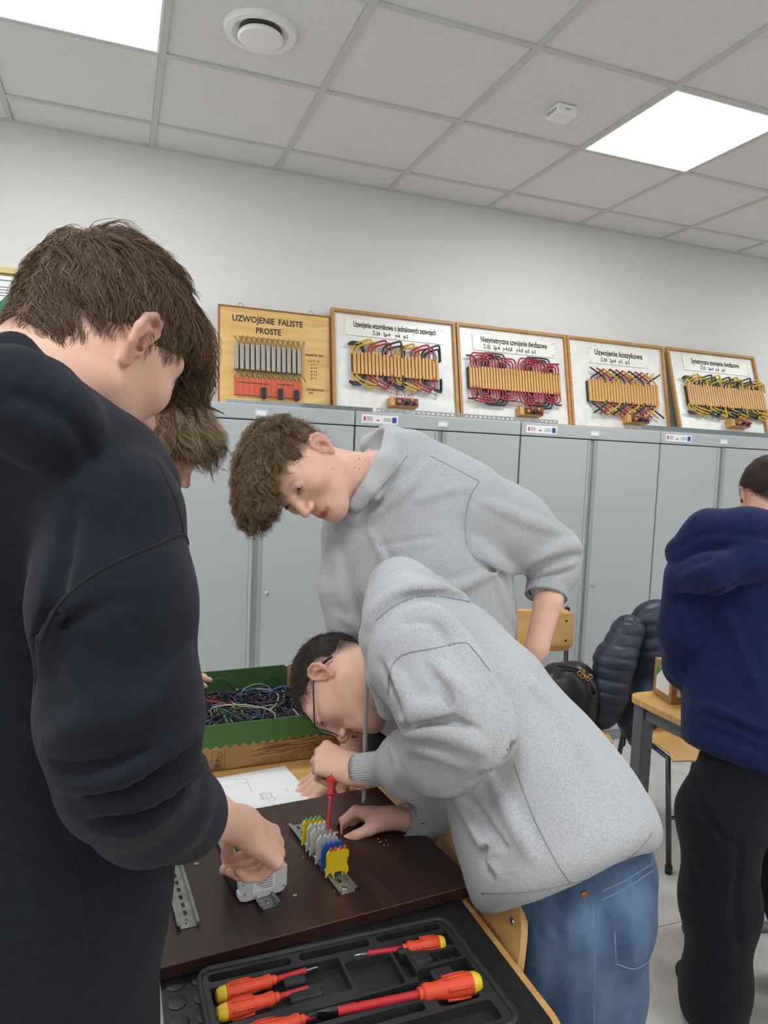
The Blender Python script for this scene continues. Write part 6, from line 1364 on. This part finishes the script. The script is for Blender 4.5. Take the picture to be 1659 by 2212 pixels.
# ------------------------------------------------------------------ P2: blond person behind the black hoodie
def person_blond():
    hc = P(338, 958, 1.60); fa = nrm(CRT*.60-CUP*.75+CF*.1); up = nrm(CRT*.55+CUP*.5-CF*.5); rt = nrm(np.cross(fa, up)); HR = np.stack([rt, fa, np.cross(rt, fa)], 1)
    foot = V(-.22, 1.75, 0.); r = empty('person', foot); tag(r, 'blond person mostly hidden behind the black hoodie', 'person')
    nb = hc+HR@V(0, -.05, -.15); hp = V(-.22, 1.82, .92); ch = V(-.10, 1.78, 1.30)
    hd = local(HEAD, hc, HR); neck = F(hd).add(chain([hc+HR@V(0, -.022, -.035), hc+HR@V(0, -.03, -.085), nb], [.054, .056, .068], .02), .03); lo, hi = bb([hc, nb], .17)
    fi = P(437, 1463, 1.93); w = fi+V(-.17, -.01, .02); sh = V(-.10, 1.66, 1.38); el = V(-.12, 1.86, 1.08)
    G, nl, jt = hand_field(fi+V(-.165, 0, .012), nrm(V(1, .02, -.06)), nrm(V(0, .1, 1)), 1, [(3, 6, 5), (5, 8, 5), (10, 12, 8), (14, 16, 10)], .06, ((.6, .6, .3), 5, 5), 1.0, forearm=[fi+V(-.26, .0, .05)], fr=(.027, .035))
    core = F(chain([nb, ch, hp], [.08, .12, .12], .05)); core.add(chain([nb, sh, el, fi+V(-.26, 0, .05)], [.06, .05, .042, .03], .02), .03); a1, a2 = V(-.20, 1.70, .06), V(-.26, 1.94, .06)
    for a_ in (a1, a2): core.add(chain([hp, (hp+a_)/2, a_, a_+V(.16, 0, -.035)], [.11, .06, .042, .03], .03), .03)
    body_mesh(r, [(neck, lo, hi, .0036), (G, *bb([fi, fi+V(-.26, 0, .05)], .07), .0036), (core, *bb([nb, ch, hp, a1, a2, sh, el], .2), .014)], head=(hc, HR), hairf=lambda q: scalp_mask(q, .045, .02, -.05, .02)*.8, haircol=hexc('#8a7050'))
    H = F(chain([nb+V(-.03, 0, -.06), ch, hp], [.10, .15, .16], .05)); H.add(chain([nb+V(0, -.02, -.06), sh, el, fi+V(-.25, 0, .05)], [.08, .075, .06, .045], .03), .02); H.cut(chain([hc, nb], [.06, .065]), .01)
    fld_mesh('sweatshirt', H, *bb([nb, ch, hp, sh, el, fi+V(-.25, 0, .05)], .18), .012, r, m_black)
    J = F(chain([hp, (hp+a1)/2, a1], [.14, .09, .075], .04)); J.add(chain([hp, (hp+a2)/2, a2], [.14, .09, .075], .04), .03); J.keep(lambda p: .03-p[:, 2], .01); J.keep(lambda p: p[:, 2]-.85, .02)
    fld_mesh('trousers', J, *bb([hp, a1, a2], .18), .014, r, m_sweat)
    for an_ in (a1, a2): fld_mesh('shoe', F(chain([V(an_[0]-.03, an_[1], .04), V(an_[0]+.15, an_[1], .034)], [.045, .036])).keep(lambda p: -p[:, 2], .004), *bb([an_, an_+V(.15, 0, 0)], .08), .012, r, m_dark)
    mass = F(ell((0, -.013, .046), (.082, .102, .094))); mass.add(ell((0, .02, .10), (.07, .085, .045)), .02); mass.warp(wob(.004, 80, 71))
    def ok(q, m=0.): return scalp_mask(q, .036, .02, -.05, 1.) > -m
    def flow(q):
        w_ = V(.01, -.05, .12); d = q-w_; return np.stack([d[:, 0], d[:, 1], d[:, 2]], 1)*18
    hair(r, hc, HR, mass, ok, flow, 4600, lambda q, rg: np.where(q[:, 2] > .06, .05, .035), [hexc('#6b563f'), hexc('#b89e7c')], .00042, .5, curl=(.6, 1.0), grav=.2, seg=8, seed=25, hh=.005, rise=(.001, .010), flow_noise=.4, clumps=350, stray=.12)
    return r
person_blond()
# ------------------------------------------------------------------ quilted jacket and handbag on the chairs
m_puff = mat('quilted nylon navy', hexc('#252a38'), .42, spec=.4, noise=(8, 8, 8), col2=hexc('#2c3242'), bump=((60, 60, 60), .3))
def quilted_jacket():
    q = P(1400, 1500, 3.12); r = empty('quilted_jacket', (q[0], q[1], .42)); tag(r, 'dark navy quilted jacket hanging over a chair back', 'jacket')
    def quilt(c, ax, pitch, amp, slope=0.):
        c = np.asarray(c, np.float32); ax = nrm(ax).astype(np.float32)
        return lambda p: amp*(.45-np.sqrt(np.abs(np.sin(np.pi*((p-c)@ax)/pitch))+1e-4))
    B = F(flat(chain([P(1420, 1352, 3.12), P(1425, 1420, 3.12), P(1420, 1500, 3.12)], [.11, .135, .13], .06), P(1410, 1420, 3.12), CF, .75)); B.add(chain([P(1395, 1345, 3.10), P(1460, 1335, 3.12)], [.055, .055]), .05)
    B.add(chain([P(1392, 1520, 3.07), P(1376, 1560, 3.06), P(1378, 1592, 3.06)], [.085, .07, .04], .04), .04); B.warp(quilt(P(1400, 1320, 3.1), -CUP+CRT*.18, .052, .006)); B.warp(wob(.004, 24, 91))
    S_ = F(chain([P(1358, 1362, 3.06), P(1328, 1430, 3.02), P(1312, 1500, 3.0), P(1303, 1545, 3.0)], [.066, .080, .074, .052], .03)); S_.warp(quilt(P(1350, 1340, 3.1), nrm(-CUP-CRT*.15), .048, .006)); S_.warp(wob(.003, 30, 93))
    fld_mesh('jacket_body', B, *bb([P(1400, 1352, 3.1), P(1405, 1500, 3.1), P(1382, 1590, 3.06), P(1460, 1335, 3.1)], .2), .006, r, m_puff)
    fld_mesh('sleeve', S_, *bb([P(1345, 1362, 3.06), P(1303, 1560, 3.0)], .12), .005, r, m_puff)
    MB().tube(spline([P(1346, 1590, 3.05), P(1350, 1600, 3.05), P(1348, 1612, 3.05)], 4), .004, 6).build('zip_pull', m_cap, r, smooth=True, world=True)
    L_ = F(chain([P(1400, 1560, 3.05), P(1402, 1585, 3.05)], [.03, .022])); fld_mesh('red_lining', L_, *bb([P(1400, 1560, 3.05), P(1402, 1585, 3.05)], .05), .006, r, mat('lining red', hexc('#8e2430'), .6))
    return r
quilted_jacket()
def handbag():
    c = P(1235, 1490, 3.02); c[2] = max(c[2], .56); r = empty('handbag', (c[0], c[1], .46)); tag(r, 'black leather handbag with gold clasp on the wooden chair', 'handbag')
    m_lea = mat('black leather', hexc('#15161a'), .35, bump=((120, 120, 120), .2)); m_gold = mat('gold metal', hexc('#c79a5b'), .3, 1.)
    a = P(1225, 1470, 3.02); G = F(flat(chain([P(1200, 1462, 3.04), P(1245, 1465, 3.02), P(1262, 1500, 3.0), P(1255, 1535, 3.0), P(1200, 1535, 3.04)], [.055, .06, .06, .055, .06], .05), a, CF, 1.15)); G.add(chain([P(1200, 1490, 3.03), P(1235, 1510, 3.01)], [.08, .08]), .03)
    G.keep(lambda p: .47-p[:, 2], .02); G.cut(chain([P(1195, 1440, 2.97), P(1235, 1445, 2.95), P(1272, 1470, 2.93), P(1282, 1500, 2.93)], .006), .006); G.warp(wob(.003, 30, 95))
    fld_mesh('bag_body', G, *bb([P(1200, 1450, 3.04), P(1262, 1540, 3.0)], .12), .006, r, m_lea)
    MB().tube(spline([P(1205, 1437, 2.98), P(1240, 1442, 2.95), P(1268, 1462, 2.94)], 5), .006, 8).build('zip_piping', m_lea, r, smooth=True, world=True)
    for k, (x, y) in enumerate([(1252, 1455), (1258, 1460), (1264, 1462), (1270, 1466), (1275, 1462), (1260, 1452)]):
        p_ = P(x, y, 2.92); t = k*.9; MB().tube([p_+(CRT*math.cos(u)*math.cos(t)+CUP*math.sin(u)-CF*math.cos(u)*math.sin(t))*.009 for u in np.linspace(0, 6.28, 13)], .0028, 6, caps=False).build('chain_link', m_gold, r, smooth=True, world=True)
    MB().tube(spline([P(1270, 1470, 2.93), P(1276, 1500, 2.94), P(1285, 1530, 2.95), P(1292, 1555, 2.97), P(1290, 1560, 2.98)], 5), .007, 8).build('strap', m_lea, r, smooth=True, world=True)
    MB().lathe([(.008, -.003), (.008, .003), (.0005, .003)], P(1272, 1480, 2.92), -CF, 12).build('rivet', m_chr, r, world=True)
    return r
handbag()
